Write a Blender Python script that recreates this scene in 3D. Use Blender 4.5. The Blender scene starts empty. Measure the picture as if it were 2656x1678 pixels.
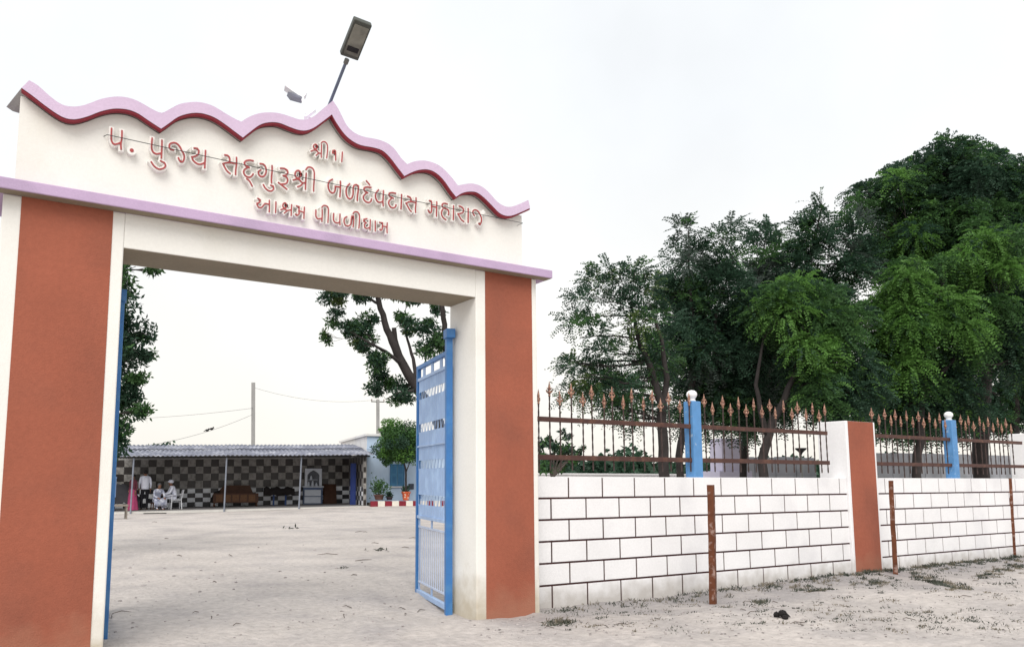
import bpy, bmesh, math, random
import numpy as np
from mathutils import Vector, Matrix
from mathutils.geometry import tessellate_polygon
R_ = math.radians
rnd = random.Random(7)
rng = np.random.default_rng(11)
sc = bpy.context.scene
COL = sc.collection

# ------------------------------------------------------------------ camera
IW, IH = 2656.0, 1678.0
FPX, PX, PY = 1998.7, 1153.2, 1007.4
yaw, pitch, roll = R_(30.106), R_(6.65), R_(0.12)
CAMP = np.array([-1.7771, -7.4424, 1.5])
Fv = np.array([math.sin(yaw)*math.cos(pitch), math.cos(yaw)*math.cos(pitch), math.sin(pitch)])
R0 = np.array([math.cos(yaw), -math.sin(yaw), 0.0]); U0 = np.cross(R0, Fv)
Rv = math.cos(roll)*R0 + math.sin(roll)*U0
Uv = -math.sin(roll)*R0 + math.cos(roll)*U0
cam = bpy.data.cameras.new('camera'); camo = bpy.data.objects.new('camera', cam); COL.objects.link(camo)
mw = Matrix.Identity(4)
for i in range(3):
    mw[i][0], mw[i][1], mw[i][2], mw[i][3] = Rv[i], Uv[i], -Fv[i], CAMP[i]
camo.matrix_world = mw
cam.sensor_width = 36.0; cam.sensor_fit = 'HORIZONTAL'; cam.lens = 36.0*FPX/IW
cam.shift_x = (IW/2-PX)/IW; cam.shift_y = (PY-IH/2)/IW
cam.clip_start = 0.05; cam.clip_end = 5000
sc.camera = camo

# ------------------------------------------------------------------ sky, sun, exposure
SUN_EL, SUN_AZ = R_(50), R_(220)          # azimuth from +Y towards +X
w = bpy.data.worlds.new('World'); sc.world = w; w.use_nodes = True
nt = w.node_tree; nt.nodes.clear()
out = nt.nodes.new('ShaderNodeOutputWorld'); bg = nt.nodes.new('ShaderNodeBackground')
sky = nt.nodes.new('ShaderNodeTexSky'); sky.sky_type = 'NISHITA'; sky.sun_disc = False
sky.sun_elevation = SUN_EL; sky.sun_rotation = SUN_AZ
sky.air_density = 1.0; sky.dust_density = 4.0; sky.ozone_density = 1.0; sky.altitude = 50
hsv = nt.nodes.new('ShaderNodeHueSaturation'); hsv.inputs['Saturation'].default_value = 0.30
nt.links.new(sky.outputs[0], hsv.inputs['Color'])
# thin high cloud evens the sky out
tc = nt.nodes.new('ShaderNodeTexCoord'); nz = nt.nodes.new('ShaderNodeTexNoise')
nz.inputs['Scale'].default_value = 2.2; nz.inputs['Detail'].default_value = 5
nt.links.new(tc.outputs['Generated'], nz.inputs['Vector'])
rmp = nt.nodes.new('ShaderNodeMapRange')
rmp.inputs[1].default_value = .3; rmp.inputs[2].default_value = .75; rmp.inputs[3].default_value = .72; rmp.inputs[4].default_value = .95
nt.links.new(nz.outputs[0], rmp.inputs[0])
mix = nt.nodes.new('ShaderNodeMix'); mix.data_type = 'RGBA'
nt.links.new(rmp.outputs[0], mix.inputs[0])
nt.links.new(hsv.outputs[0], mix.inputs[6])
sxyz = nt.nodes.new('ShaderNodeSeparateXYZ'); nt.links.new(tc.outputs['Generated'], sxyz.inputs[0])
grd = nt.nodes.new('ShaderNodeMapRange'); grd.inputs[1].default_value = 0.0; grd.inputs[2].default_value = .42
nt.links.new(sxyz.outputs[2], grd.inputs[0])
cm = nt.nodes.new('ShaderNodeMix'); cm.data_type = 'RGBA'; nt.links.new(grd.outputs[0], cm.inputs[0])
cm.inputs[6].default_value = (9.3, 8.9, 8.1, 1); cm.inputs[7].default_value = (8.75, 9.0, 9.2, 1)   # hazy cream horizon, white cloud above
nt.links.new(cm.outputs[2], mix.inputs[7])
nt.links.new(mix.outputs[2], bg.inputs['Color']); bg.inputs['Strength'].default_value = 0.10
nt.links.new(bg.outputs[0], out.inputs[0])
sl = bpy.data.lights.new('sun', 'SUN'); sl.energy = 2.0; sl.angle = R_(42); sl.color = (1.0, .955, .89)
so = bpy.data.objects.new('sun', sl); COL.objects.link(so)
sd = Vector((math.sin(SUN_AZ)*math.cos(SUN_EL), math.cos(SUN_AZ)*math.cos(SUN_EL), math.sin(SUN_EL)))
so.rotation_euler = sd.to_track_quat('Z', 'Y').to_euler(); so.location = (0, -20, 30)
vs = sc.view_settings; vs.view_transform = 'Standard'; vs.look = 'None'; vs.gamma = 1; vs.exposure = 0.38
try: vs.use_curve_mapping = False
except Exception: pass
sc.cycles.max_bounces = 6; sc.cycles.transparent_max_bounces = 6
sc.cycles.use_denoising = True

# ------------------------------------------------------------------ pixel helpers (a direction only)
def ray(u, v): return Fv + (u-PX)/FPX*Rv - (v-PY)/FPX*Uv
def onY(u, v, Y=0.0): d = ray(u, v); return CAMP + d*(Y-CAMP[1])/d[1]
def onZ(u, v, Z=0.0): d = ray(u, v); return CAMP + d*(Z-CAMP[2])/d[2]
def dep(u, v, z): return CAMP + ray(u, v)*z
def onP(u, v, p, n): d = ray(u, v); return CAMP + d*(np.dot(np.array(p)-CAMP, n)/np.dot(d, n))
def crop(pts, ox, oy, s): return [(ox+a/s, oy+b/s) for a, b in pts]

# ------------------------------------------------------------------ materials
MATS = {}
def lin(c):
    return tuple(((x/255)/12.92 if x/255 <= .04045 else ((x/255+.055)/1.055)**2.4) for x in c)
def mat(name, col, rough=.8, var=.12, scale=3.0, bump=.0, bscale=60.0, metal=0.0, col2=None, c2scale=2.0, c2lo=.5, c2hi=.65, spec=.3, island=0.0, dirt=None, fine=0.0):
    """procedural surface: base colour with two scales of noise, optional second (stain/rust) colour with its own shape"""
    if name in MATS: return MATS[name]
    m = bpy.data.materials.new(name); m.use_nodes = True; n = m.node_tree; b = n.nodes['Principled BSDF']
    b.inputs['Roughness'].default_value = rough; b.inputs['Metallic'].default_value = metal
    b.inputs['Specular IOR Level'].default_value = spec
    t = n.nodes.new('ShaderNodeNewGeometry')
    def noise(s, det=5):
        q = n.nodes.new('ShaderNodeTexNoise'); q.inputs['Scale'].default_value = s; q.inputs['Detail'].default_value = det
        n.links.new(t.outputs['Position'], q.inputs['Vector']); return q
    q = noise(scale)
    mr = n.nodes.new('ShaderNodeMapRange'); mr.inputs[1].default_value = .25; mr.inputs[2].default_value = .75
    mr.inputs[3].default_value = 1-var; mr.inputs[4].default_value = 1+var*.6
    n.links.new(q.outputs[0], mr.inputs[0])
    fac = mr.outputs[0]
    if fine > 0:
        q2 = noise(scale*22, 3); m2 = n.nodes.new('ShaderNodeMapRange'); m2.inputs[1].default_value = .3; m2.inputs[2].default_value = .7
        m2.inputs[3].default_value = 1-fine; m2.inputs[4].default_value = 1+fine
        n.links.new(q2.outputs[0], m2.inputs[0]); mm = n.nodes.new('ShaderNodeMath'); mm.operation = 'MULTIPLY'
        n.links.new(fac, mm.inputs[0]); n.links.new(m2.outputs[0], mm.inputs[1]); fac = mm.outputs[0]
    if island > 0:
        m3 = n.nodes.new('ShaderNodeMapRange'); m3.inputs[3].default_value = 1-island; m3.inputs[4].default_value = 1+island
        n.links.new(t.outputs['Random Per Island'], m3.inputs[0]); mm = n.nodes.new('ShaderNodeMath'); mm.operation = 'MULTIPLY'
        n.links.new(fac, mm.inputs[0]); n.links.new(m3.outputs[0], mm.inputs[1]); fac = mm.outputs[0]
    src = None
    if col2 is not None:
        qc = noise(c2scale, 7); rr = n.nodes.new('ShaderNodeMapRange'); rr.inputs[1].default_value = c2lo; rr.inputs[2].default_value = c2hi
        n.links.new(qc.outputs[0], rr.inputs[0])
        mx = n.nodes.new('ShaderNodeMix'); mx.data_type = 'RGBA'; n.links.new(rr.outputs[0], mx.inputs[0])
        mx.inputs[6].default_value = (*col, 1); mx.inputs[7].default_value = (*col2, 1); src = mx.outputs[2]
    vm = n.nodes.new('ShaderNodeVectorMath'); vm.operation = 'SCALE'
    if src is None: vm.inputs[0].default_value = col
    else: n.links.new(src, vm.inputs[0])
    n.links.new(fac, vm.inputs['Scale'])
    cur = vm.outputs[0]
    if dirt is not None:      # earth splashed on the foot of a wall: (colour, height, strength)
        dc, dh, ds = dirt
        sx = n.nodes.new('ShaderNodeSeparateXYZ'); n.links.new(t.outputs['Position'], sx.inputs[0])
        qn = noise(5.0, 8); a1 = n.nodes.new('ShaderNodeMath'); a1.operation = 'MULTIPLY_ADD'
        n.links.new(qn.outputs[0], a1.inputs[0]); a1.inputs[1].default_value = -dh*1.9; n.links.new(sx.outputs[2], a1.inputs[2])
        r2 = n.nodes.new('ShaderNodeMapRange'); r2.inputs[1].default_value = -dh*1.0; r2.inputs[2].default_value = dh*.1
        r2.inputs[3].default_value = ds; r2.inputs[4].default_value = 0; n.links.new(a1.outputs[0], r2.inputs[0])
        m4 = n.nodes.new('ShaderNodeMix'); m4.data_type = 'RGBA'; n.links.new(r2.outputs[0], m4.inputs[0])
        n.links.new(cur, m4.inputs[6]); m4.inputs[7].default_value = (*dc, 1); cur = m4.outputs[2]
    n.links.new(cur, b.inputs['Base Color'])
    if bump > 0:
        qb = noise(bscale, 6); bp = n.nodes.new('ShaderNodeBump'); bp.inputs['Strength'].default_value = bump
        bp.inputs['Distance'].default_value = .01
        n.links.new(qb.outputs[0], bp.inputs['Height']); n.links.new(bp.outputs[0], b.inputs['Normal'])
    MATS[name] = m; return m
def leafmat(name, col, trans=.35, var=.35):
    if name in MATS: return MATS[name]
    m = bpy.data.materials.new(name); m.use_nodes = True; n = m.node_tree; b = n.nodes['Principled BSDF']
    o = n.nodes['Material Output']
    g = n.nodes.new('ShaderNodeNewGeometry')
    q = n.nodes.new('ShaderNodeTexNoise'); q.inputs['Scale'].default_value = .9; q.inputs['Detail'].default_value = 3
    n.links.new(g.outputs['Position'], q.inputs['Vector'])
    a = n.nodes.new('ShaderNodeMath'); a.operation = 'MULTIPLY_ADD'
    n.links.new(g.outputs['Random Per Island'], a.inputs[0]); a.inputs[1].default_value = .5; n.links.new(q.outputs[0], a.inputs[2])
    r = n.nodes.new('ShaderNodeMapRange'); r.inputs[1].default_value = .3; r.inputs[2].default_value = 1.2
    r.inputs[3].default_value = 1-var; r.inputs[4].default_value = 1+var
    n.links.new(a.outputs[0], r.inputs[0])
    v = n.nodes.new('ShaderNodeVectorMath'); v.operation = 'SCALE'; v.inputs[0].default_value = col
    n.links.new(r.outputs[0], v.inputs['Scale'])
    b.inputs['Roughness'].default_value = .55; b.inputs['Specular IOR Level'].default_value = .25
    n.links.new(v.outputs[0], b.inputs['Base Color'])
    tr = n.nodes.new('ShaderNodeBsdfTranslucent'); n.links.new(v.outputs[0], tr.inputs['Color'])
    ms = n.nodes.new('ShaderNodeMixShader'); ms.inputs[0].default_value = trans
    n.links.new(b.outputs[0], ms.inputs[1]); n.links.new(tr.outputs[0], ms.inputs[2]); n.links.new(ms.outputs[0], o.inputs[0])
    MATS[name] = m; return m
EARTH = (.36, .315, .28)
WHITE = mat('white_plaster', (.80, .785, .745), .9, .05, 1.4, .25, 90, col2=(.70, .67, .60), c2scale=.9, c2lo=.55, c2hi=.85, dirt=((.46, .40, .30), .5, .85), fine=.02)
WHITE2 = mat('white_limewash', (.80, .79, .80), .9, .06, 1.6, .3, 80, col2=(.66, .65, .67), c2scale=1.3, c2lo=.56, c2hi=.8, dirt=((.42, .39, .36), .22, .8), fine=.03)
RED = mat('brick_red_paint', (.325, .098, .058), .8, .16, 1.1, .35, 70, col2=(.28, .09, .056), c2scale=1.7, c2lo=.45, c2hi=.7, dirt=((.36, .17, .11), .3, .6), fine=.05)
PINK = mat('lilac_paint', (.50, .37, .54), .85, .07, 2.0, .3, 70, fine=.03, col2=(.44, .33, .48), c2scale=2.2)
PINK2 = mat('pale_lilac_paint', (.60, .47, .62), .85, .06, 2.0, .25, 70, fine=.03)
CRIMSON = mat('crimson_paint', (.22, .018, .032), .7, .12, 3)
JOINT = mat('joint_paint', (.055, .022, .022), .9, .25, 9)
BLUE = mat('blue_enamel', (.035, .16, .42), .45, .12, 4, .1, 50, spec=.5, col2=(.06, .20, .44), c2scale=6)
BLUEP = mat('pale_blue_enamel', (.34, .47, .70), .5, .10, 5, .1, 50, spec=.4, col2=(.38, .52, .74), c2scale=5, fine=.04)
BLUEW = mat('faded_blue_enamel', (.50, .57, .72), .5, .12, 6, spec=.4)
TAN = mat('shaded_soffit_tan', (.27, .225, .165), .95, .15, 1.5, .3, 60, fine=.06)  # dark tan with the shade under lintel and ledge put into the colour
BLUEF = mat('fence_post_blue', (.10, .26, .52), .6, .15, 8, .2, 60, col2=(.30, .42, .58), c2scale=14, c2lo=.62, c2hi=.7)
BROWN = mat('brown_rail_paint', (.075, .034, .028), .6, .25, 8, .2, 60, col2=(.13, .06, .04), c2scale=10, c2lo=.5, c2hi=.7)
BARM = mat('dark_bar_paint', (.055, .035, .032), .6, .3, 12)
COPPER = mat('copper_paint', (.40, .215, .14), .45, .35, 40, spec=.5, col2=(.15, .06, .045), c2scale=36, c2lo=.42, c2hi=.6)
RUST = mat('rusty_iron', (.13, .045, .022), .9, .35, 9, .5, 60, col2=(.30, .20, .17), c2scale=11, c2lo=.55, c2hi=.66)
BARK = mat('bark', (.040, .034, .033), .95, .35, 6, .8, 30, fine=.15)
BARKG = mat('grey_bark', (.10, .085, .075), .95, .35, 6, .8, 30, fine=.15)
BLACKM = mat('black_cast', (.012, .012, .013), .6, .2, 10)
GREYM = mat('grey_aluminium', (.16, .165, .15), .5, .15, 8, metal=.3)
CONC = mat('grey_concrete', (.34, .335, .325), .95, .15, 2, .4, 50, fine=.05)

# ------------------------------------------------------------------ mesh helpers
class MB:
    def __init__(s): s.v = []; s.f = []; s.m = []
    def add(s, vs, fs, mi=0):
        o = len(s.v); s.v += [tuple(map(float, p)) for p in vs]
        s.f += [tuple(o+i for i in f) for f in fs]; s.m += [mi]*len(fs); return s
    def box(s, x0, x1, y0, y1, z0, z1, mi=0):
        return s.add([(x0,y0,z0),(x1,y0,z0),(x1,y1,z0),(x0,y1,z0),(x0,y0,z1),(x1,y0,z1),(x1,y1,z1),(x0,y1,z1)],
                     [(0,3,2,1),(4,5,6,7),(0,1,5,4),(1,2,6,5),(2,3,7,6),(3,0,4,7)], mi)
    def bar(s, a, b, w, h, mi=0, up=(0, 0, 1)):
        a, b = Vector(a), Vector(b); d = (b-a).normalized(); u = Vector(up)
        if abs(d.dot(u)) > .98: u = Vector((0, 1, 0))
        x = d.cross(u).normalized()*w/2; y = x.normalized().cross(d)*h/2
        vs = [p+i*x+j*y for p in (a, b) for i, j in ((-1,-1),(1,-1),(1,1),(-1,1))]
        return s.add(vs, [(0,1,2,3),(7,6,5,4),(0,4,5,1),(1,5,6,2),(2,6,7,3),(3,7,4,0)], mi)
    def tube(s, pts, rad, n=8, mi=0, cap=True):
        pts = [Vector(p) for p in pts]; rad = [float(q) for q in rad] if hasattr(rad, "__len__") else [float(rad)]*len(pts)
        vs = []; ref = Vector((.31, .87, .39))
        for i, p in enumerate(pts):
            d = (pts[min(i+1, len(pts)-1)]-pts[max(i-1, 0)]).normalized()
            r0 = ref if abs(d.dot(ref)) < .95 else Vector((1, 0, 0))
            x = d.cross(r0).normalized(); y = x.cross(d); ref = y if False else ref
            for k in range(n):
                a = 2*math.pi*k/n; vs.append(p+rad[i]*(math.cos(a)*x+math.sin(a)*y))
        fs = [(i*n+k, i*n+(k+1) % n, (i+1)*n+(k+1) % n, (i+1)*n+k) for i in range(len(pts)-1) for k in range(n)]
        if cap: fs += [tuple(range(n-1, -1, -1)), tuple((len(pts)-1)*n+k for k in range(n))]
        return s.add(vs, fs, mi)
    def lathe(s, prof, c=(0, 0, 0), n=12, mi=0):
        vs = [(c[0]+r*math.cos(2*math.pi*k/n), c[1]+r*math.sin(2*math.pi*k/n), c[2]+z) for r, z in prof for k in range(n)]
        fs = [(i*n+k, i*n+(k+1) % n, (i+1)*n+(k+1) % n, (i+1)*n+k) for i in range(len(prof)-1) for k in range(n)]
        fs += [tuple(range(n-1, -1, -1)), tuple((len(prof)-1)*n+k for k in range(n))]
        return s.add(vs, fs, mi)
    def ball(s, c, r, n=10, mi=0, sc3=(1, 1, 1)):
        k = n//2; vs = []
        for i in range(k+1):
            t = math.pi*i/k; t = min(max(t, .02), math.pi-.02)
            for j in range(n):
                a = 2*math.pi*j/n
                vs.append((c[0]+r*sc3[0]*math.sin(t)*math.cos(a), c[1]+r*sc3[1]*math.sin(t)*math.sin(a), c[2]-r*sc3[2]*math.cos(t)))
        fs = [(i*n+j, i*n+(j+1) % n, (i+1)*n+(j+1) % n, (i+1)*n+j) for i in range(k) for j in range(n)]
        return s.add(vs, fs, mi)
    def polyXZ(s, poly, y0, y1, mi=0):
        """closed outline in X,Z pushed from y0 (front) to y1"""
        n = len(poly); vs = [(x, y0, z) for x, z in poly]+[(x, y1, z) for x, z in poly]
        tri = tessellate_polygon([[Vector((x, z, 0)) for x, z in poly]])
        fs = []
        for t in tri: fs.append(tuple(t)); fs.append(tuple(n+i for i in reversed(t)))
        fs += [(i, (i+1) % n, n+(i+1) % n, n+i) for i in range(n)]
        return s.add(vs, fs, mi)
    def slab(s, quad, off, mi=0):
        q = [Vector(p) for p in quad]; o = Vector(off); vs = q+[p+o for p in q]
        return s.add(vs, [(0,1,2,3),(7,6,5,4),(0,4,5,1),(1,5,6,2),(2,6,7,3),(3,7,4,0)], mi)
    def mesh(s, name, mats):
        me = bpy.data.meshes.new(name); me.from_pydata(s.v, [], s.f)
        for m in (mats if isinstance(mats, (list, tuple)) else [mats]): me.materials.append(m)
        me.polygons.foreach_set('material_index', s.m)
        bm = bmesh.new(); bm.from_mesh(me); bmesh.ops.recalc_face_normals(bm, faces=bm.faces); bm.to_mesh(me); bm.free()
        me.update(); return me
    def build(s, name, mats, parent=None, bevel=0, smooth=False, loc=None):
        return link(name, s.mesh(name, mats), parent, bevel, smooth, loc)
def link(name, me, parent=None, bevel=0, smooth=False, loc=None, rot=None):
    o = bpy.data.objects.new(name, me); COL.objects.link(o)
    if parent is not None: o.parent = parent
    if loc is not None: o.location = loc
    if rot is not None: o.rotation_euler = rot
    if smooth: me.polygons.foreach_set('use_smooth', [True]*len(me.polygons))
    if bevel:
        b = o.modifiers.new('bevel', 'BEVEL'); b.width = bevel; b.segments = 2; b.limit_method = 'ANGLE'; b.angle_limit = R_(40)
    return o
def tag(o, label=None, cat=None, group=None, kind=None):
    if label: o['label'] = label
    if cat: o['category'] = cat
    if group: o['group'] = group
    if kind: o['kind'] = kind
    return o
def empty(name, loc=(0, 0, 0), rot=(0, 0, 0)):
    e = bpy.data.objects.new(name, None); COL.objects.link(e); e.location = loc; e.rotation_euler = rot
    e.empty_display_size = .2; return e
def npmesh(name, V, Fq, mats, parent=None, mi=None):
    """big meshes from numpy arrays, quads"""
    me = bpy.data.meshes.new(name); nv, nf, k = len(V), len(Fq), Fq.shape[1]
    me.vertices.add(nv); me.vertices.foreach_set('co', V.astype(np.float32).ravel())
    me.loops.add(nf*k); me.loops.foreach_set('vertex_index', Fq.astype(np.int32).ravel())
    me.polygons.add(nf); me.polygons.foreach_set('loop_start', np.arange(0, nf*k, k, dtype=np.int32))
    me.polygons.foreach_set('loop_total', np.full(nf, k, dtype=np.int32))
    for m in (mats if isinstance(mats, (list, tuple)) else [mats]): me.materials.append(m)
    if mi is not None: me.polygons.foreach_set('material_index', mi.astype(np.int32))
    me.update(calc_edges=True); me.validate()
    o = bpy.data.objects.new(name, me); COL.objects.link(o)
    if parent is not None: o.parent = parent
    return o

# ------------------------------------------------------------------ ground
def sstep(t): t = np.clip(t, 0, 1); return t*t*(3-2*t)
_perm = rng.random((256, 256))
def vnoise(x, y):
    xi = np.floor(x).astype(int); yi = np.floor(y).astype(int); fx = x-xi; fy = y-yi
    fx = fx*fx*(3-2*fx); fy = fy*fy*(3-2*fy)
    g = lambda a, b: _perm[a % 256, b % 256]
    return (g(xi, yi)*(1-fx)+g(xi+1, yi)*fx)*(1-fy)+(g(xi, yi+1)*(1-fx)+g(xi+1, yi+1)*fx)*fy-.5
def gz(x, y):
    x = np.asarray(x, float); y = np.asarray(y, float)
    z = .27*sstep((x-3)/13)*sstep((y-10)/18)
    near = np.exp(-((x-4)**2/260+(y+1)**2/120))
    z = z+near*(.035*vnoise(x*.9, y*.9)+.026*vnoise(x*2.3+9, y*2.3)+.020*vnoise(x*6.1, y*6.1+4)+.016*vnoise(x*11, y*11))
    z = z+(1-near)*.03*vnoise(x*.5, y*.5)
    z = z-.075*np.exp(-((x-2.75)**2/.35+(y-.7)**2/.5))          # worn hollow under the gate leaf
    z = z+.018*np.exp(-((y+.05)/.35)**2)*sstep((x-4.0)/1.5)      # earth banked against the wall
    z = z-.062*np.exp(-(y/.9)**2)*sstep((x-2.6)/.8)*(1-sstep((x-6)/4.5))
    return z
def axis(a, b, fine, far):
    l = list(np.arange(a, b, fine)); st = fine; p = l[-1]
    while p < far: st = min(st*1.18, 60); p += st; l.append(p)
    st = fine; p = l[0]; pre = []
    while p > -far: st = min(st*1.18, 60); p -= st; pre.append(p)
    return np.array(pre[::-1]+l)
gx, gy = axis(-4, 17.5, .06, 900), axis(-4.5, 5.5, .06, 900)
XX, YY = np.meshgrid(gx, gy, indexing='ij'); ZZ = gz(XX, YY)
V = np.stack([XX, YY, ZZ], -1).reshape(-1, 3); ny_ = len(gy)
I, J = np.meshgrid(np.arange(len(gx)-1), np.arange(ny_-1), indexing='ij'); a = (I*ny_+J).ravel()
GRM = mat('sandy_earth', (.50, .457, .43), 1.0, .14, .5, .9, 26, col2=(.37, .342, .335), c2scale=.9, c2lo=.45, c2hi=.75, fine=.12, spec=.1)
gn = GRM.node_tree; gb = [q for q in gn.nodes if q.type == 'BUMP'][0]; gb.inputs['Distance'].default_value = .02
gg = [q for q in gn.nodes if q.type == 'NEW_GEOMETRY'][0]
def gnoise(sc_, det, rough=.6):
    q = gn.nodes.new('ShaderNodeTexNoise'); q.inputs['Scale'].default_value = sc_; q.inputs['Detail'].default_value = det; q.inputs['Roughness'].default_value = rough
    gn.links.new(gg.outputs['Position'], q.inputs['Vector']); return q
b2 = gn.nodes.new('ShaderNodeBump'); b2.inputs['Strength'].default_value = .8; b2.inputs['Distance'].default_value = .06
gn.links.new(gnoise(7, 8, .65).outputs[0], b2.inputs['Height']); gn.links.new(gb.outputs[0], b2.inputs['Normal'])
pb_ = gn.nodes['Principled BSDF']; gn.links.new(b2.outputs[0], pb_.inputs['Normal'])
# damp grey loose earth along the foot of the wall, crumb-sized dark grit
old = pb_.inputs['Base Color'].links[0].from_socket
sx_ = gn.nodes.new('ShaderNodeSeparateXYZ'); gn.links.new(gg.outputs['Position'], sx_.inputs[0])
ay_ = gn.nodes.new('ShaderNodeMath'); ay_.operation = 'ABSOLUTE'; gn.links.new(sx_.outputs[1], ay_.inputs[0])
m1_ = gn.nodes.new('ShaderNodeMath'); m1_.operation = 'MULTIPLY_ADD'; gn.links.new(gnoise(1.7, 6).outputs[0], m1_.inputs[0]); m1_.inputs[1].default_value = -2.6; gn.links.new(ay_.outputs[0], m1_.inputs[2])
r1_ = gn.nodes.new('ShaderNodeMapRange'); r1_.inputs[1].default_value = -1.3; r1_.inputs[2].default_value = .35; r1_.inputs[3].default_value = .75; r1_.inputs[4].default_value = 0
gn.links.new(m1_.outputs[0], r1_.inputs[0])
x1_ = gn.nodes.new('ShaderNodeMapRange'); x1_.inputs[1].default_value = 2.0; x1_.inputs[2].default_value = 5.0; gn.links.new(sx_.outputs[0], x1_.inputs[0])
m2_ = gn.nodes.new('ShaderNodeMath'); m2_.operation = 'MULTIPLY'; gn.links.new(r1_.outputs[0], m2_.inputs[0]); gn.links.new(x1_.outputs[0], m2_.inputs[1])
k1_ = gn.nodes.new('ShaderNodeMix'); k1_.data_type = 'RGBA'; gn.links.new(m2_.outputs[0], k1_.inputs[0]); gn.links.new(old, k1_.inputs[6]); k1_.inputs[7].default_value = (.235, .222, .228, 1)
r2_ = gn.nodes.new('ShaderNodeMapRange'); r2_.inputs[1].default_value = .60; r2_.inputs[2].default_value = .72; r2_.inputs[4].default_value = .45; gn.links.new(gnoise(16, 5, .7).outputs[0], r2_.inputs[0])
k2_ = gn.nodes.new('ShaderNodeMix'); k2_.data_type = 'RGBA'; gn.links.new(r2_.outputs[0], k2_.inputs[0]); gn.links.new(k1_.outputs[2], k2_.inputs[6]); k2_.inputs[7].default_value = (.17, .155, .15, 1)
gn.links.new(k2_.outputs[2], pb_.inputs['Base Color'])
ground = npmesh('ground', V, np.stack([a, a+ny_, a+ny_+1, a+1], 1), GRM)
ground.data.polygons.foreach_set('use_smooth', [True]*len(ground.data.polygons))
tag(ground, kind='structure')

# ------------------------------------------------------------------ gateway
OL, OR_, RLL, RLR, RRL, RRR, OUT, OUTL, SE = -.8757, 2.9572, -1.7188, -.9804, 3.0853, 3.7616, 3.8353, -1.86, 3.9824
ZS, ZB, ZT, LD, SP = 3.60, 3.93, 4.03, .597, .139
gate = empty('gateway', (1.0, .3, 0))
tag(gate, 'white painted gateway arch with brick red stripes, scalloped lilac top and raised Gujarati lettering', 'gateway')
def gpart(mb, name, mats, **k):
    o = mb.build(name, mats, None, **k); o.parent = gate; o.matrix_parent_inverse = Matrix.Translation((-1.0, -.3, 0)); return o
def sub(mb, name, mats, parent, **k):      # world-coordinate sub-part of a part that sits at the world origin
    return mb.build(name, mats, parent, **k)
pL = gpart(MB().box(OUTL, OL, 0, LD, -.3, ZB), 'pillar', WHITE, bevel=.012)
pR = gpart(MB().box(OR_, OUT, 0, LD, -.3, ZB), 'pillar', WHITE, bevel=.012)
sub(MB().box(RLL, RLR, -.005, .02, -.3, ZB-.003), 'red_stripe', RED, pL)
sub(MB().box(RRL, RRR, -.005, .02, -.3, ZB-.003), 'red_stripe', RED, pR)
lin_ = gpart(MB().box(OL, OR_, .003, LD-.003, ZS, ZB), 'lintel', WHITE, bevel=.006)
sub(MB().box(OL+.002, OR_-.002, .012, LD-.012, ZS-.003, ZS+.01), 'soffit', TAN, lin_)  # lintel underside, its shade painted in as dark tan
led = gpart(MB().box(-2.15, SE, -SP, LD+.12, ZB, ZT), 'ledge_slab', PINK, bevel=.008)
sub(MB().box(-2.14, SE-.012, -SP+.012, -.006, ZB-.003, ZB+.01), 'ledge_shade', TAN, led)  # strip under the overhang, painted brown for the ledge's shadow

# scalloped coping traced on its own plane
lowA = crop([(170,208),(250,265),(340,335),(430,400),(500,440),(560,455),(620,452),(700,430),(790,395),(880,374),(950,372),(1020,382),(1090,410),(1150,450),(1210,490),(1272,530),(1330,490),(1400,440),(1470,415),(1540,405),(1610,412),(1690,440),(1770,490),(1850,550),(1917,600),(1980,550),(2050,500),(2120,480)], 0, 160, 3.042)
lowB = crop([(60,758),(130,785),(190,805),(240,808),(290,790),(340,755),(408,703),(440,760),(490,830),(540,875),(600,905),(680,920),(740,940),(790,985),(840,1050),(885,1108),(930,1085),(980,1068),(1040,1065),(1090,1085),(1140,1130),(1190,1200),(1225,1245),(1265,1220),(1310,1210),(1360,1215),(1410,1250),(1460,1300),(1510,1350),(1550,1368),(1590,1368),(1640,1350),(1712,1318)], 700, 20, 2.5355)
topA = crop([(230,148),(300,190),(390,270),(480,335),(560,355),(640,350),(720,325),(800,295),(900,278),(980,280),(1060,300),(1140,340),(1200,375),(1275,405),(1340,375),(1420,335),(1520,320),(1600,325),(1690,355),(1780,410),(1850,450),(1905,475),(1960,440),(2040,410),(2120,402)], 0, 160, 3.042)
topB = crop([(60,695),(130,715),(190,735),(240,735),(290,715),(350,665),(415,612),(450,665),(470,705),(510,780),(560,825),(620,850),(700,865),(770,890),(820,930),(860,985),(903,1030),(950,1012),(1010,1006),(1070,1018),(1130,1050),(1190,1110),(1237,1170),(1290,1160),(1340,1158),(1400,1180),(1450,1225),(1500,1280),(1560,1310),(1620,1300),(1700,1265)], 700, 20, 2.5355)
YB = -.105
def xz(pts, Y): return [(p[0], p[2]) for p in (onY(u, v, Y) for u, v in pts)]
def dense(pts, corner=28):
    """smooth a traced line between its sharp corners"""
    P = [np.array(p) for p in pts]; outp = [P[0]]
    for i in range(len(P)-1):
        def ang(j):
            if j <= 0 or j >= len(P)-1: return 90
            a, b = P[j]-P[j-1], P[j+1]-P[j]
            return math.degrees(math.acos(max(-1, min(1, a@b/np.linalg.norm(a)/np.linalg.norm(b)))))
        p0 = P[i-1] if ang(i) < 50 and i > 0 else 2*P[i]-P[i+1]
        p3 = P[i+2] if ang(i+1) < 50 and i < len(P)-2 else 2*P[i+1]-P[i]
        for t in (.34, .67, 1.0):
            outp.append(.5*(2*P[i]+(P[i+1]-p0)*t+(2*p0-5*P[i]+4*P[i+1]-p3)*t*t+(3*P[i]-p0-3*P[i+1]+p3)*t**3))
    return [tuple(p) for p in outp]
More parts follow.
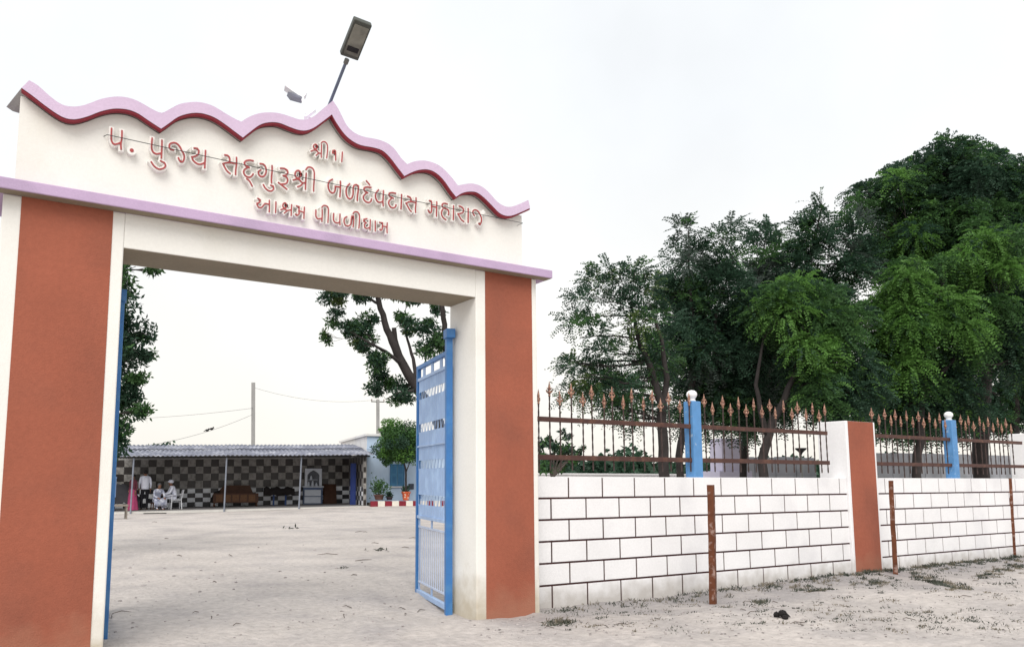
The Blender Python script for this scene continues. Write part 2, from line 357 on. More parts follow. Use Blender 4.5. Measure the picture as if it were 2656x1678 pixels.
low = dense(xz(lowA+lowB, YB)); top = dense(xz(topA+topB, YB))
cop = gpart(MB().polyXZ(low+top[::-1], YB, .36), 'coping', [PINK2, CONC])
for v_ in cop.data.vertices:
    if v_.co.y > .3 and v_.co.x < -1.70: v_.co.x -= .11
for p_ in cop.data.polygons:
    if p_.normal.z < -.15 and abs(p_.normal.y) < .5: p_.material_index = 1  # downward faces turn grey: shade under the coping painted in
red_low = [(x, z-.020) for x, z in low]
sub(MB().polyXZ(red_low+low[::-1], YB+.008, YB+.06), 'red_edge', CRIMSON, cop)
PXL, PXR = -1.78, onY(1353, 560, 0)[0]
inner = [(x, z-.012) for x, z in low if PXL+.01 < x < PXR-.01]
# interpolate the two ends on the parapet sides
par = gpart(MB().polyXZ([(PXL, ZT-.002), (PXR, ZT-.002), (PXR, inner[-1][1])]+inner[::-1]+[(PXL, inner[0][1])], 0, .25), 'parapet', WHITE)

# raised letters: white body, red line painted on the face
YL = -.056
def stroke_mesh(mb, pts, wd, y0, y1, mi):
    pts = [np.array(p, float) for p in pts]; n = len(pts); L, Rr = [], []
    for i, p in enumerate(pts):
        d0 = pts[i]-pts[i-1] if i > 0 else pts[1]-pts[0]
        d1 = pts[i+1]-pts[i] if i < n-1 else d0
        d0 = d0/(np.linalg.norm(d0)+1e-9); d1 = d1/(np.linalg.norm(d1)+1e-9); d = d0+d1
        d = d/(np.linalg.norm(d)+1e-9); nn = np.array([-d[1], d[0]])
        k = 1/max(.6, float(nn@np.array([-d0[1], d0[0]])))
        ext = -d*wd*.5 if i == 0 else d*wd*.5 if i == n-1 else 0
        L.append(p+nn*wd/2*k+ext); Rr.append(p-nn*wd/2*k+ext)
    vs = []
    for y in (y0, y1): vs += [(q[0], y, q[1]) for q in L]+[(q[0], y, q[1]) for q in Rr]
    fs = []; o = 2*n
    for i in range(n-1):
        fs += [(i, i+1, n+i+1, n+i), (o+i+1, o+i, o+n+i, o+n+i+1), (i, o+i, o+i+1, i+1), (n+i+1, o+n+i+1, o+n+i, n+i)]
    fs += [(0, n, o+n, o), (n-1, o+n-1, o+2*n-1, 2*n-1)]
    mb.add(vs, fs, mi)
def smooth2(pts):
    if len(pts) < 3: return pts
    return dense(pts)
def ell(cx, cy, rx, ry, n=12): return [(cx+rx*math.cos(2*math.pi*k/n), cy+ry*math.sin(2*math.pi*k/n)) for k in range(n+1)]
LET = []
def letters(ox, oy, s, wd, items):
    for it in items: LET.append((ox, oy, s, wd, it))
letters(250, 300, 6.508, .043, [
 [[(255,225),(250,400),(275,470),(310,492),(355,482),(400,465)], [(430,265),(428,380),(412,480),(415,570)]],
 ['dot', (597,590)],
 [[(940,390),(930,540),(955,620),(1010,652),(1050,648),(1092,640)], [(1105,425),(1102,560),(1094,720)], [(925,790),(975,860),(1040,905),(1090,908),(1145,885),(1165,845),(1145,800),(1105,785),(1085,770)]],
 [[(1300,585),(1250,575),(1228,530),(1240,485),(1300,462),(1360,480),(1410,535),(1440,600),(1475,660),(1480,730),(1455,785),(1420,785),(1390,740),(1385,720)], [(1450,610),(1530,540)]],
 [[(1650,555),(1700,560),(1730,600),(1715,660),(1670,690),(1610,705)], [(1610,705),(1630,760),(1680,805),(1720,825),(1765,825),(1825,800)], [(1840,600),(1835,700),(1825,885)]],
])
letters(560, 390, 8.027, .043, [
 [[(185,105),(240,115),(280,160),(285,225),(260,262)], [(145,285),(260,262),(430,285)], [(145,285),(190,380),(240,450),(290,490)], [(425,160),(425,280),(408,420),(405,510)]],
 [[(770,225),(700,212),(620,225),(588,265),(610,320),(690,362)], [(650,370),(590,410),(575,470),(610,535),(680,568),(740,545),(770,500)], [(640,600),(690,640),(720,690),(750,750)]],
 [[(920,285),(980,295),(1025,340),(1045,420),(1030,500),(985,550),(930,550),(890,510),(880,450),(930,415)], [(1165,330),(1165,450),(1152,600),(1155,680)], [(985,725),(1030,800),(1100,850),(1160,850),(1200,810),(1190,755),(1140,735)]],
 [[(1345,380),(1420,385),(1480,420),(1495,470),(1460,520),(1400,535)], [(1400,535),(1460,560),(1490,610),(1480,670),(1440,705),(1370,710)], [(1300,680),(1370,735),(1470,815)]],
 [ell(1705,505,60,80), [(1610,625),(1680,608),(1730,610),(1770,660),(1810,690),(1860,680)], [(1810,690),(1760,740),(1700,765)], [(1875,490),(1865,650),(1858,815)], [(1870,410),(1905,365),(1960,360),(2010,390),(2040,460),(2040,600),(2030,760),(2028,855)]],
])
letters(830, 440, 8.6, .043, [
 [[(270,225),(210,260),(180,330),(185,420),(220,495),(270,530),(315,510),(335,450),(335,385)], [(335,380),(452,400)], [(450,270),(450,400),(438,610)]],
 [[(655,325),(605,380),(580,460),(585,560),(620,635),(665,660),(710,630),(735,540),(735,430),(755,360),(800,340),(850,370),(850,460),(830,600),(828,690)]],
 [[(1130,405),(1050,395),(990,405),(975,440),(1000,490),(1060,525)], [(1020,540),(970,590),(965,650),(1010,715),(1080,740),(1130,710),(1145,665)], [(1030,260),(1065,300),(1100,345)]],
 [[(1300,460),(1250,520),(1232,590),(1250,670),(1290,725),(1340,735),(1395,715)], [(1410,480),(1405,600),(1398,720),(1405,810)]],
 [[(1680,535),(1600,520),(1545,530),(1530,570),(1560,610),(1630,645)], [(1580,660),(1535,705),(1530,770),(1570,840),(1630,860),(1680,830),(1690,795)]],
 [[(1815,565),(1812,700),(1803,880)]],
 [[(1950,600),(2000,620),(2030,670),(2010,720)], [(1910,755),(2010,718),(2135,745)], [(1915,755),(1960,840),(2000,910),(2030,940)], [(2135,640),(2135,745),(2122,880),(2125,960)]],
])
letters(1080, 490, 10.945, .043, [
 [[(365,340),(410,350),(430,400),(422,490),(430,600),(410,670),(380,685),(345,650),(332,610)], [(422,495),(570,530)], [(570,380),(570,530),(562,700),(562,780)]],
 [[(870,435),(800,415),(740,430),(720,475),(745,530),(830,570),(890,600),(915,660),(905,740)], [(740,590),(710,650),(710,730),(750,820),(830,880)]],
 [[(1050,490),(1050,650),(1043,875)]],
 [[(1210,495),(1280,520),(1330,580),(1330,640),(1290,690),(1170,715)], [(1175,715),(1220,800),(1270,880),(1340,935)]],
 [[(1465,565),(1465,700),(1463,955)]],
 [[(1640,760),(1600,700),(1600,640),(1640,600),(1700,610),(1760,660),(1800,740),(1840,830),(1840,930),(1800,1020),(1765,990)], [(1820,750),(1900,660)]],
])
letters(640, 360, 5.433, .036, [
 [ell(965,115,27,32), [(905,180),(950,163),(985,172),(1005,200),(1045,215)], [(1010,208),(975,238)], [(1050,95),(1048,180),(1045,265)], [(1045,70),(1065,48),(1100,50),(1130,90),(1133,180),(1122,275)]],
 [[(1240,212),(1208,205),(1210,172),(1235,165),(1250,185),(1250,240),(1252,305)]],
 [[(1345,195),(1341,260),(1337,325)]],
])
letters(640, 490, 6.174, .036, [
 [[(175,155),(215,180),(205,220),(160,235),(165,260),(190,300),(235,302),(270,260),(290,238),(355,250)], [(360,190),(360,290),(357,370)]],
 [[(465,215),(463,300),(460,380)]],
 [ell(605,270,30,42), [(545,335),(600,320),(640,350),(705,338)], [(648,352),(600,390)], [(715,260),(710,340),(706,430)]],
 [[(795,278),(838,290),(832,350),(835,400),(805,430),(778,408)], [(832,352),(915,385)], [(920,300),(915,385),(911,475)]],
 [[(1105,345),(1105,440),(1130,480),(1203,478)], [(1205,335),(1205,430),(1200,525)], [(1200,300),(1225,272),(1265,275),(1300,310),(1302,420),(1296,540)]],
 [[(1390,400),(1385,490),(1405,535),(1450,548),(1487,530)], [(1490,410),(1487,500),(1490,575)]],
 [[(1600,450),(1565,470),(1555,530),(1575,585),(1620,600),(1660,570),(1670,500),(1680,440),(1708,440),(1710,520),(1701,610)], [(1700,400),(1725,370),(1770,375),(1800,420),(1800,540),(1791,630)]],
 [[(1920,480),(1875,490),(1870,520),(1910,545)], [(1910,545),(1880,570),(1885,620),(1920,640),(1970,615)], [(1975,500),(1971,600),(1970,665)]],
 [[(2055,520),(2055,600),(2055,675)]],
 [[(2125,540),(2172,548),(2168,600),(2165,650),(2148,665),(2128,652)], [(2168,597),(2240,612)], [(2245,550),(2241,640),(2243,705)]],
])
LWHITE = mat('letter_white', (.80, .78, .75), .85, .05, 5)
LRED = mat('letter_red', (.38, .07, .07), .7, .2, 20)
for ox, oy, s, wd, it in LET:
    mb = MB()
    if it[0] == 'dot':
        x, z = xz(crop([it[1]], ox, oy, s), YL)[0]
        for rr, ya, yb, mi in ((.042, YL, .0, 0), (.018, YL-.004, YL+.01, 1)):
            mb.polyXZ([(x+rr*math.cos(k*math.pi/6), z+rr*math.sin(k*math.pi/6)) for k in range(12)], ya, yb, mi)
    else:
        for si, st in enumerate(it):
            p = smooth2(xz(crop(st, ox, oy, s), YL)); dy = si*.0016
            stroke_mesh(mb, p, wd, YL-dy, .002+dy, 0)
            if not (len(st) == 2 and st[1][1] < st[0][1]):      # the light tick of the letter is left unpainted
                stroke_mesh(mb, p, wd*.31, YL-.010-dy*.4, YL+.01, 1)
    sub(mb, 'letter', [LWHITE, LRED], par)

# cable slung across the lettering
c0, c1 = onY(278, 350, -.075), onY(1356, 579, -.12)
pts = [c0*(1-t)+c1*t+np.array([0, 0, -.012*math.sin(math.pi*t)]) for t in np.linspace(0, 1, 14)]
cb = MB().tube([(c0[0]-.02, 0.0, c0[2]+.01)]+pts+[(c1[0]+.01, .3, c1[2]+.02)], .0035, 6).build('cable', mat('cable_grey', (.04, .045, .05), .6, .1, 5))
tag(cb, 'thin dark cable slung across the main line of lettering', 'cable')

# lamps on the gateway
def street_lamp():
    e = empty('flood_lamp', tuple(onY(856, 268, .18)))
    inv = Matrix.Translation(-e.location)
    def P(mb, n, m, par=e, **k):
        o = mb.build(n, m, None, **k); o.parent = par
        if par is e: o.matrix_parent_inverse = inv
        return o
    a, b = onY(853, 275, .18), onY(899, 158, -.30)
    P(MB().tube([a, b], .017, 10), 'pole', mat('lamp_pole', (.13, .16, .22), .5, .2, 9))
    P(MB().tube([b-(b-a)*.06, b+(b-a)*.03], .026, 10), 'collar', GREYM)
    q = [onY(882.6, 144, -.36), onY(928.8, 160, -.36), onY(966, 68.5, -.72), onY(919.7, 50.4, -.72)]
    v = [Vector(p) for p in q]; nrm = (v[1]-v[0]).cross(v[3]-v[0]).normalized()
    if nrm.dot(Vector(CAMP)-v[0]) > 0: nrm = -nrm
    hd = P(MB().slab(v, nrm*.07), 'housing', mat('lamp_housing', (.07, .075, .065), .5, .2, 9), bevel=.012)
    c = sum(v, Vector())/4
    ins = [c+(p-c)*.80-nrm*.004 for p in v]
    P(MB().slab(ins, nrm*.012), 'diffuser', mat('lamp_diffuser', (.20, .20, .165), .35, .35, 7, spec=.6, col2=(.10, .10, .085), c2scale=5), hd)
    bot = [c+(p-c)*.62-nrm*.006 for p in v]; bot[2] = bot[1]+(bot[2]-bot[1])*.22; bot[3] = bot[0]+(bot[3]-bot[0])*.22
    P(MB().slab(bot, nrm*.008), 'driver_box', BLACKM, hd)
    tag(e, 'dark rectangular street lamp on a leaning pole above the gateway peak', 'lamp')
street_lamp()
def white_lamp():
    base = onY(800, 300, .2); e = empty('flood_lamp', tuple(base)); inv = Matrix.Translation(-e.location)
    def P(mb, n, m, **k):
        o = mb.build(n, m, None, **k); o.parent = e; o.matrix_parent_inverse = inv; return o
    lw = mat('lamp_white', (.78, .78, .80), .5, .06, 8); lg = mat('lamp_grey', (.28, .31, .36), .5, .2, 8)
    h = onY(782, 243, .42)
    P(MB().tube([base+np.array([.02, 0, -.03]), base+np.array([-.01, .05, .05]), h], [.016, .016, .02], 8), 'arm', lw)
    P(MB().bar(onY(792, 306, .15), onY(816, 288, .3), .03, .03), 'bracket', lw)
    q = [onY(738, 222, .50), onY(750, 206, .50), onY(798, 240, .36), onY(786, 256, .36)]
    P(MB().slab(q, (.04, .16, .02)), 'housing', lw, bevel=.01)
    q2 = [onY(748, 238, .44), onY(757, 250, .44), onY(786, 258, .35), onY(782, 250, .35)]
    P(MB().slab(q2, (.02, .12, .01)), 'lamp_glass', lg)
    tag(e, 'small white flood lamp facing the yard beside the gateway peak', 'lamp')
white_lamp()

# ------------------------------------------------------------------ gate leaves
def slot_sheet(L):
    """corrugated sheet strip from x0 to x1"""
def make_leaf(loc, az, label, Wd):
    e = empty('gate_leaf', loc, (0, 0, math.pi/2-az))     # local x runs from the hinge to the free end
    tag(e, label, 'gate', 'gate leaves')
    T = .055; H = 3.09
    MB().box(-.04, .035, -.04, .04, -.06, H+.16).build('hinge_post', BLUE, e, bevel=.006)
    MB().box(-.10, .05, -.055, .055, H+.14, H+.25).build('hinge_bracket', BLUE, e, bevel=.006)
    fr = MB().box(Wd-T, Wd, -.028, .028, .02, H); fr.build('frame_stile', BLUE, e, bevel=.005)
    MB().box(.036, Wd-T-.001, -.026, .026, H-T, H).build('top_rail', BLUE, e, bevel=.005)
    MB().box(.036, Wd-T-.001, -.026, .026, .02, .085).build('bottom_rail', BLUEP, e, bevel=.005)
    for z0, z1, nm in ((2.87, 2.91, 'cross_rail'), (1.965, 1.99, 'cross_rail'), (1.02, 1.06, 'cross_rail')):
        MB().box(.036, Wd-T-.001, -.024, .024, z0, z1).build(nm, BLUEP, e, bevel=.003)
    for t in (.22, .5, .78):
        MB().box(Wd*t-.045, Wd*t+.045, -.008, .008, 2.911, H-T-.001).build('stub_plate', BLUEP, e)
    def sheet(z0, z1):
        mb = MB(); x = .037; n = int((Wd-T-.04)/.02); dx = (Wd-T-.039)/n; vs = []
        for i in range(n+1):
            y = .008 if i % 4 in (0, 1) else -.006
            vs += [(x+i*dx, y, z0), (x+i*dx, y, z1)]
        mb.add(vs, [(2*i, 2*i+2, 2*i+3, 2*i+1) for i in range(n)])
        o = mb.build('panel_sheet', BLUEP, e); s = o.modifiers.new('solid', 'SOLIDIFY'); s.thickness = .004
    bands = [(2.615, 2.715), (2.17, 2.28), (1.68, 1.79), (1.206, 1.336)]
    zs = [1.061]+[z for b in bands[::-1] for z in b]+[2.869]
    for a, b in zip(zs[0::2], zs[1::2]):
        if a < 1.965 < b: sheet(a, 1.964); sheet(1.991, b)
        else: sheet(a, b)
    nsl = 9
    tabmb = MB(); tw = (Wd-T-.04)/nsl
    tabmb.slab([(-.012, -.012, 0), (.016, -.012, -.02), (.030, -.03, .125), (.0, -.03, .14)], (0, .005, 0))
    tabmb.slab([(-.016, 0, -.01), (-.006, 0, -.01), (-.006, 0, .13), (-.016, 0, .13)], (0, .006, 0))
    tm = tabmb.mesh('slot_tab', BLUEP)
    for a, b in bands:
        for k in range(nsl+1):
            link('slot_tab', tm, e, loc=(.045+tw*k, .0, a-.01))
    for z0, z1 in ((.90, .925), (.18, .20)):
        MB().box(.08, Wd-T-.03, -.010, .010, z0, z1).build('mesh_rail', BLUEW, e)
    nb = 15
    bm_ = MB().tube([(0, 0, .19), (0, 0, .915)], .0085, 6).mesh('mesh_bar', BLUEW)
    for k in range(nb): link('mesh_bar', bm_, e, loc=(.09+(Wd-T-.14)*k/(nb-1), 0, 0))
    for x in (.06, Wd*.5, Wd-T-.05):
        MB().box(x-.018, x+.018, -.008, .008, .926, 1.019).build('spacer', BLUEP, e)
        MB().box(x-.018, x+.018, -.008, .008, .086, .179).build('spacer', BLUEP, e)
    lt = MB().bar((Wd-.16, -.05, 1.5), (Wd+.05, -.05, 1.5), .022, .022).bar((Wd-.01, -.05, 1.5), (Wd-.01, -.05, 1.28), .018, .018)
    lt.build('latch', BLUEP, e)
    return e
hp = onY(1163, 1593, .50)
ft = onZ(1073, 1543, hp[2]*.6)
dv = ft-hp; az = math.atan2(dv[0], dv[1]); WD = math.hypot(dv[0], dv[1])
print('LEAF', hp, ft, math.degrees(az), WD)
make_leaf((hp[0], hp[1], hp[2]+.02), R_(13.5), 'blue steel gate leaf swung open beside the block wall', max(WD, 1.45))
make_leaf((-.801, .66, 0.0), R_(6.75), 'blue steel gate leaf folded back behind the wide red pillar', max(WD, 1.45))

# ------------------------------------------------------------------ boundary wall, small pillars, railing
YW, ZW, CH, J0, JW = .194, 1.522, .262, 4.4498, .5567
def block_wall(x0, x1, j0, label):
    e = empty('boundary_wall', ((x0+x1)/2, YW+.1, 0)); tag(e, label, 'wall', 'block patterned boundary walls')
    inv = Matrix.Translation((-(x0+x1)/2, -YW-.1, 0))
    core = MB().box(x0, x1, YW+.008, YW+.21, -.3, ZW-.01, 0).box(x0, x1, YW+.0085, YW+.22, ZW-.0095, ZW, 1).build('wall_core', [JOINT, WHITE2])
    back = MB().box(x0, x1, YW+.211, YW+.23, -.3, ZW-.001).build('back_render', WHITE2)
    for o in (core, back): o.parent = e; o.matrix_parent_inverse = inv
    g = .0105; cache = {}
    for r in range(6):
        z1 = ZW-r*CH-(g if r else 0); z0 = ZW-(r+1)*CH+g if r < 5 else -.25
        off = j0 if r % 2 == 0 else j0-.5*JW
        k0 = math.floor((x0-off)/JW)-1
        for k in range(k0, k0+40):
            a, b = max(off+k*JW+g, x0), min(off+(k+1)*JW-g, x1)
            if b-a < .03: continue
            key = (round(b-a, 3), round(z1-z0, 3))
            if key not in cache:
                w_, h_ = b-a, z1-z0; c = .004
                mb = MB(); mb.add([(0,.012,0),(w_,.012,0),(w_,.012,h_),(0,.012,h_),(c,0,c),(w_-c,0,c),(w_-c,0,h_-c),(c,0,h_-c)],
                    [(4,5,6,7),(0,1,5,4),(1,2,6,5),(2,3,7,6),(3,0,4,7),(3,2,1,0)])
                cache[key] = mb.mesh('block', WHITE2)
            o = link('block', cache[key], e); o.location = (a, YW+rnd.uniform(-.0015, .0015), z0); o.matrix_parent_inverse = inv
block_wall(OUT+.001, 10.206, J0, 'white block patterned boundary wall between the gateway and the small red pillar')
block_wall(11.019, float(onY(2614, 1115, .66)[0])-.001, 11.28, 'white block patterned boundary wall beyond the small red pillar')
def small_pillar(x0, x1, ra, rb, label):
    e = empty('wall_pillar', ((x0+x1)/2, .4, 0)); tag(e, label, 'pillar', 'pillars along the boundary wall')
    inv = Matrix.Translation((-(x0+x1)/2, -.4, 0))
    o = MB().box(x0, x1, .153, .66, -.3, 2.452).build('shaft', WHITE2, bevel=.012); o.parent = e; o.matrix_parent_inverse = inv
    p = MB().box(ra, rb, .148, .17, -.3, 2.449).build('red_stripe', RED); p.parent = o
    return e
small_pillar(10.206, 11.018, 10.262, 10.962, 'white wall pillar with brick red stripe between two railings')
XP2 = float(onY(2614, 1115, .66)[0]); small_pillar(XP2, XP2+.81, XP2+.055, XP2+.755, 'white wall pillar at the far end of the railing')

FIN = [(.008, 0), (.020, .008), (.011, .020), (.014, .030), (.024, .045), (.026, .058), (.014, .072), (.011, .084), (.019, .098), (.017, .115), (.011, .145), (.006, .172), (.001, .195)]
fm = MB().lathe(FIN, n=8)
for sx in (-1, 1):
    fm.tube([(sx*.010, 0, .040), (sx*.034, 0, .062), (sx*.040, 0, .080), (sx*.032, 0, .088)], [.008, .009, .007, .004], 5)
    fm.tube([(sx*.008, 0, .085), (sx*.026, 0, .100), (sx*.030, 0, .116)], [.006, .006, .003], 5)
FIN_ME = fm.mesh('finial', COPPER); FIN_ME.polygons.foreach_set('use_smooth', [True]*len(FIN_ME.polygons))
def bar_mesh(z0, z1):
    mb = MB(); n = 24; vs = []; h = .0085
    for i in range(n+1):
        z = z0+(z1-z0)*i/n; a = i*.5
        for k in range(4): vs.append((h*1.3*math.cos(a+k*math.pi/2), h*1.3*math.sin(a+k*math.pi/2), z))
    fs = [(i*4+k, i*4+(k+1) % 4, i*4+4+(k+1) % 4, i*4+4+k) for i in range(n) for k in range(4)]+[(3, 2, 1, 0), (n*4, n*4+1, n*4+2, n*4+3)]
    return mb.add(vs, fs).mesh('bar', BARM)
BT, BS, BL = bar_mesh(1.60, 2.535), bar_mesh(1.60, 2.43), bar_mesh(1.515, 2.43)
YF = .27
def railing(x0, xe0, xe1, bars0, nb, postx, label, tall0=0):
    e = empty('railing', ((x0+xe1)/2, YF, ZW)); tag(e, label, 'railing', 'spear topped railings on the boundary wall')
    inv = Matrix.Translation((-(x0+xe1)/2, -YF, -ZW))
    def P(o): o.parent = e; o.matrix_parent_inverse = inv; return o
    P(MB().box(x0, xe0, YF-.024, YF+.024, 2.210, 2.271).build('rail', BROWN, bevel=.004))
    P(MB().box(x0, xe1, YF-.024, YF+.024, 1.733, 1.795).build('rail', BROWN, bevel=.004))
    po = P(MB().box(postx-.085, postx+.085, YF-.085+.02, YF+.085+.02, ZW-.02, 2.60).build('post', BLUEF, bevel=.01))
    MB().lathe([(.05, 2.601), (.055, 2.615), (.04, 2.635), (.052, 2.65), (.072, 2.68), (.076, 2.705), (.066, 2.735), (.04, 2.757), (.005, 2.765)], (postx, YF+.02, 0), 16).build('ball_cap', mat('white_gloss', (.82, .82, .82), .4, .04, 5), po, smooth=True)
    for k in range(nb):
        x = bars0+.1762*k
        if abs(x-postx) < .09: continue
        t = (k+tall0) % 2 == 0
        b = P(link('bar', BT if t else (BL if k == 5 else BS))); b.location = (x, YF-.001, 0); b.rotation_euler = (rnd.uniform(-.006, .006), rnd.uniform(-.006, .006), 0)
        f = link('finial', FIN_ME, b, loc=(0, 0, 2.53 if t else 2.425), rot=(0, 0, rnd.uniform(-.5, .5)))
railing(OUT+.002, 9.86, 9.88, 4.05, 34, 6.806, 'brown spear topped railing between the gateway and the small red pillar', 1)
x2 = onY(2467, 1130, YF)[0]; xe = onY(2647, 1132, YF)[0]
print('rail2', x2, xe)
railing(11.02, xe, xe+.04, 11.16, 28, x2, 'brown spear topped railing beyond the small red pillar')

# ------------------------------------------------------------------ rusty posts
for (ub, vb, ut, vt, ln, lb) in ((1852, 1553, 1846, 1257, .05, 'rusty iron post in front of the first bay of block wall'),
                                 (2325, 1489, 2312, 1246, .045, 'rusty iron post just past the small red pillar'),
                                 (2632, 1445, 2620, 1240, .045, 'rusty iron post near the far end of the block wall')):
    b = onZ(ub, vb, .0); t = onY(ut, vt, b[1]); d = Vector(t)-Vector(b)
    e = Vector(b)-d*.12
    ax = Vector((math.cos(.5), math.sin(.5), 0)); ay = Vector((-math.sin(.5), math.cos(.5), 0))
    mb = MB()
    n = 7; prev = []
    for i in range(n+1):
        p = e+(Vector(t)-e)*i/n+Vector((rnd.uniform(-.004, .004), rnd.uniform(-.004, .004), 0))
        th = .012
        mb.v += [tuple(p+ax*a_+ay*b_) for a_, b_ in ((-ln, -ln*.5), (ln, -ln*.5), (ln, -ln*.5+th), (-ln+th, -ln*.5+th), (-ln+th, ln), (-ln, ln))]
    for i in range(n):
        for k in range(6): mb.f.append((i*6+k, i*6+(k+1) % 6, i*6+6+(k+1) % 6, i*6+6+k)); mb.m.append(0)
    mb.f += [(0,1,2,3), (0,3,4,5), (n*6, n*6+1, n*6+2, n*6+3), (n*6, n*6+3, n*6+4, n*6+5)]; mb.m += [0]*4
    o = mb.build('iron_post', RUST, bevel=.003); tag(o, lb, 'post', 'rusty iron posts along the wall')

# ------------------------------------------------------------------ shed in the yard
SL = onZ(320, 1332, 0.0)
SRt = dep(949, 1312, 35.4)
dx_ = SRt-SL; LEN = math.hypot(dx_[0], dx_[1]); SAZ = math.atan2(dx_[1], dx_[0]); TILT = math.atan2(dx_[2], LEN)
print('SHED', SL, SRt, LEN, math.degrees(SAZ), math.degrees(TILT))
shed = empty('shed', tuple(SL), (0, -TILT*.7, SAZ)); tag(shed, 'open fronted shed with corrugated roof and black and white chequered tiled walls', 'shed')
SM = shed.matrix_world.copy() if False else Matrix.Translation(SL) @ Matrix.Rotation(SAZ, 4, 'Z') @ Matrix.Rotation(-TILT*.7, 4, 'Y')
SMi = SM.inverted()
def sloc(p): return SMi @ Vector(p)
def swld(x, y, z): return SM @ Vector((x, y, z))
def splane(u, v, y):      # pixel to shed-local point on local plane y
    p0 = np.array(swld(0, y, 0)); n_ = np.array(SM.to_3x3() @ Vector((0, 1, 0))); return sloc(onP(u, v, p0, n_))
SD = 3.6; X0s = -1.2
EZ = splane(630, 1181, -.35)[2]; BZ = EZ+.62
print('eave', EZ, [splane(u, v, 0)[:] for u, v in ((310, 1186), (885, 1300), (949, 1176))])
PLAT = mat('shed_floor', (.20, .19, .19), .9, .2, 2)
pf = MB().box(X0s, LEN+.1, -.1, SD+.2, -.6, .10).build('platform', PLAT, shed)
MB().box(X0s, LEN+.1, -.22, -.101, -.6, .085).build('platform_edge', mat('platform_edge', (.55, .54, .51), .9, .1, 3), pf)
bw = MB().box(X0s, LEN, SD, SD+.2, .101, BZ-.05).build('back_wall', CONC, shed)
ew = MB().box(LEN-.12, LEN+.02, -.05, SD-.001, .102, EZ-.02).build('end_wall', CONC, shed)
DK = mat('tile_dark', (.022, .016, .014), .35, .3, 5, spec=.5)
LT = mat('tile_marble', (.31, .295, .28), .4, .2, 9, spec=.4, col2=(.21, .20, .19), c2scale=7, c2lo=.45, c2hi=.6)
LB = mat('tile_white', (.84, .86, .90), .3, .06, 5, spec=.5); DB = mat('tile_black', (.012, .012, .016), .3, .2, 5, spec=.5)
def tile_mesh(w_, h_, m):
    c = .006
    return MB().add([(0,.0,0),(w_,.0,0),(w_,.0,h_),(0,.0,h_),(c,-.012,c),(w_-c,-.012,c),(w_-c,-.012,h_-c),(c,-.012,h_-c)],
        [(4,5,6,7),(0,1,5,4),(1,2,6,5),(2,3,7,6),(3,0,4,7)]).mesh('tile', m)
TW = .352
tU = [tile_mesh(TW-.004, .331, LT), tile_mesh(TW-.004, .331, DK)]; tLo = [tile_mesh(TW-.004, .206, LB), tile_mesh(TW-.004, .206, DB)]
ncol = int((LEN-.12-X0s)/TW)
for c in range(ncol):
    for r in range(4):
        link('tile', tLo[(c+r) % 2], bw, loc=(LEN-.122-(c+1)*TW, SD-.002, .105+r*.21))
        link('tile', tU[(c+r) % 2], bw, loc=(LEN-.122-(c+1)*TW, SD-.002, .99+r*.335))
for c in range(int((SD+.04)/TW)):
    for r in range(4):
        link('tile', tLo[(c+r+1) % 2], ew, loc=(LEN-.122, SD-.01-c*TW, .105+r*.21), rot=(0, 0, -math.pi/2))
        link('tile', tU[(c+r+1) % 2], ew, loc=(LEN-.122, SD-.01-c*TW, .99+r*.335), rot=(0, 0, -math.pi/2))
MB().box(X0s, X0s+.12, -.05, SD-.001, .102, EZ-.02).build('end_wall', CONC, shed)  # unseen left end, added to darken the inside of the shed
# front edge of the end wall is tiled too
for r in range(9):
    MB().box(LEN-.119, LEN+.0, -.066, -.051, .11+r*.25, .11+r*.25+.246).build('edge_tile', LT if r % 2 else DK, ew)
# corrugated roof sheets
ROOF = mat('asbestos_sheet', (.19, .20, .25), .9, .3, 3, col2=(.42, .43, .48), c2scale=1.6, c2lo=.5, c2hi=.7, fine=.08)
def roof_sheet(xa, xb, ya, yb, za, zb, nm):
    n = int((xb-xa)/.042); xs = np.linspace(xa, xb, n+1); vs = []
    for i, x in enumerate(xs):
        h = .026*math.cos(2*math.pi*x/.19)
        vs += [(x, ya, za+h), (x, yb, zb+h)]
    o = MB().add(vs, [(2*i, 2*i+2, 2*i+3, 2*i+1) for i in range(n)]).build(nm, ROOF, shed, smooth=True)
    s = o.modifiers.new('s', 'SOLIDIFY'); s.thickness = .012
sw = (LEN+.25+.1-X0s+.7)/12
for k in range(12):
    xa = X0s+.75+k*(LEN+.25-X0s-.75)/12; xb = xa+(LEN+.25-X0s-.75)/12+.03
    roof_sheet(xa, xb, -.45+rnd.uniform(-.03, .03), 1.9, EZ+.002*(k % 2), EZ+.36+.002*(k % 2), 'roof_sheet')
    roof_sheet(xa, xb, 1.75, SD+.4, EZ+.37+.003*(k % 2), BZ+.02+.003*(k % 2), 'roof_sheet')
MB().box(X0s+.3, LEN+.15, -.30, -.24, EZ-.09, EZ-.03).build('eave_beam', BLACKM, shed)
SPOST = mat('shed_post_paint', (.22, .24, .29), .6, .2, 6)
for (ut, vt, ub, vb) in ((347, 1193, 338, 1332), (588, 1190, 581, 1325), (782, 1189, 775, 1317)):
    a, b = splane(ut, vt, -.27), splane(ub, vb, -.27); a.z = EZ-.08; b.z = -.1
    MB().tube([b, a], .035, 8).build('post', SPOST, shed)
# ------------------------------------------------------------------ things standing in the shed (shed-local placement, own objects)
def shed_thing(name, label, cat, x, y, rz=0, z=.10, group=None):
    e = empty(name, tuple(swld(x, y, z)), (0, 0, SAZ+rz)); tag(e, label, cat, group); return e
def sx_at(u, v, y): return splane(u, v, y)[0]
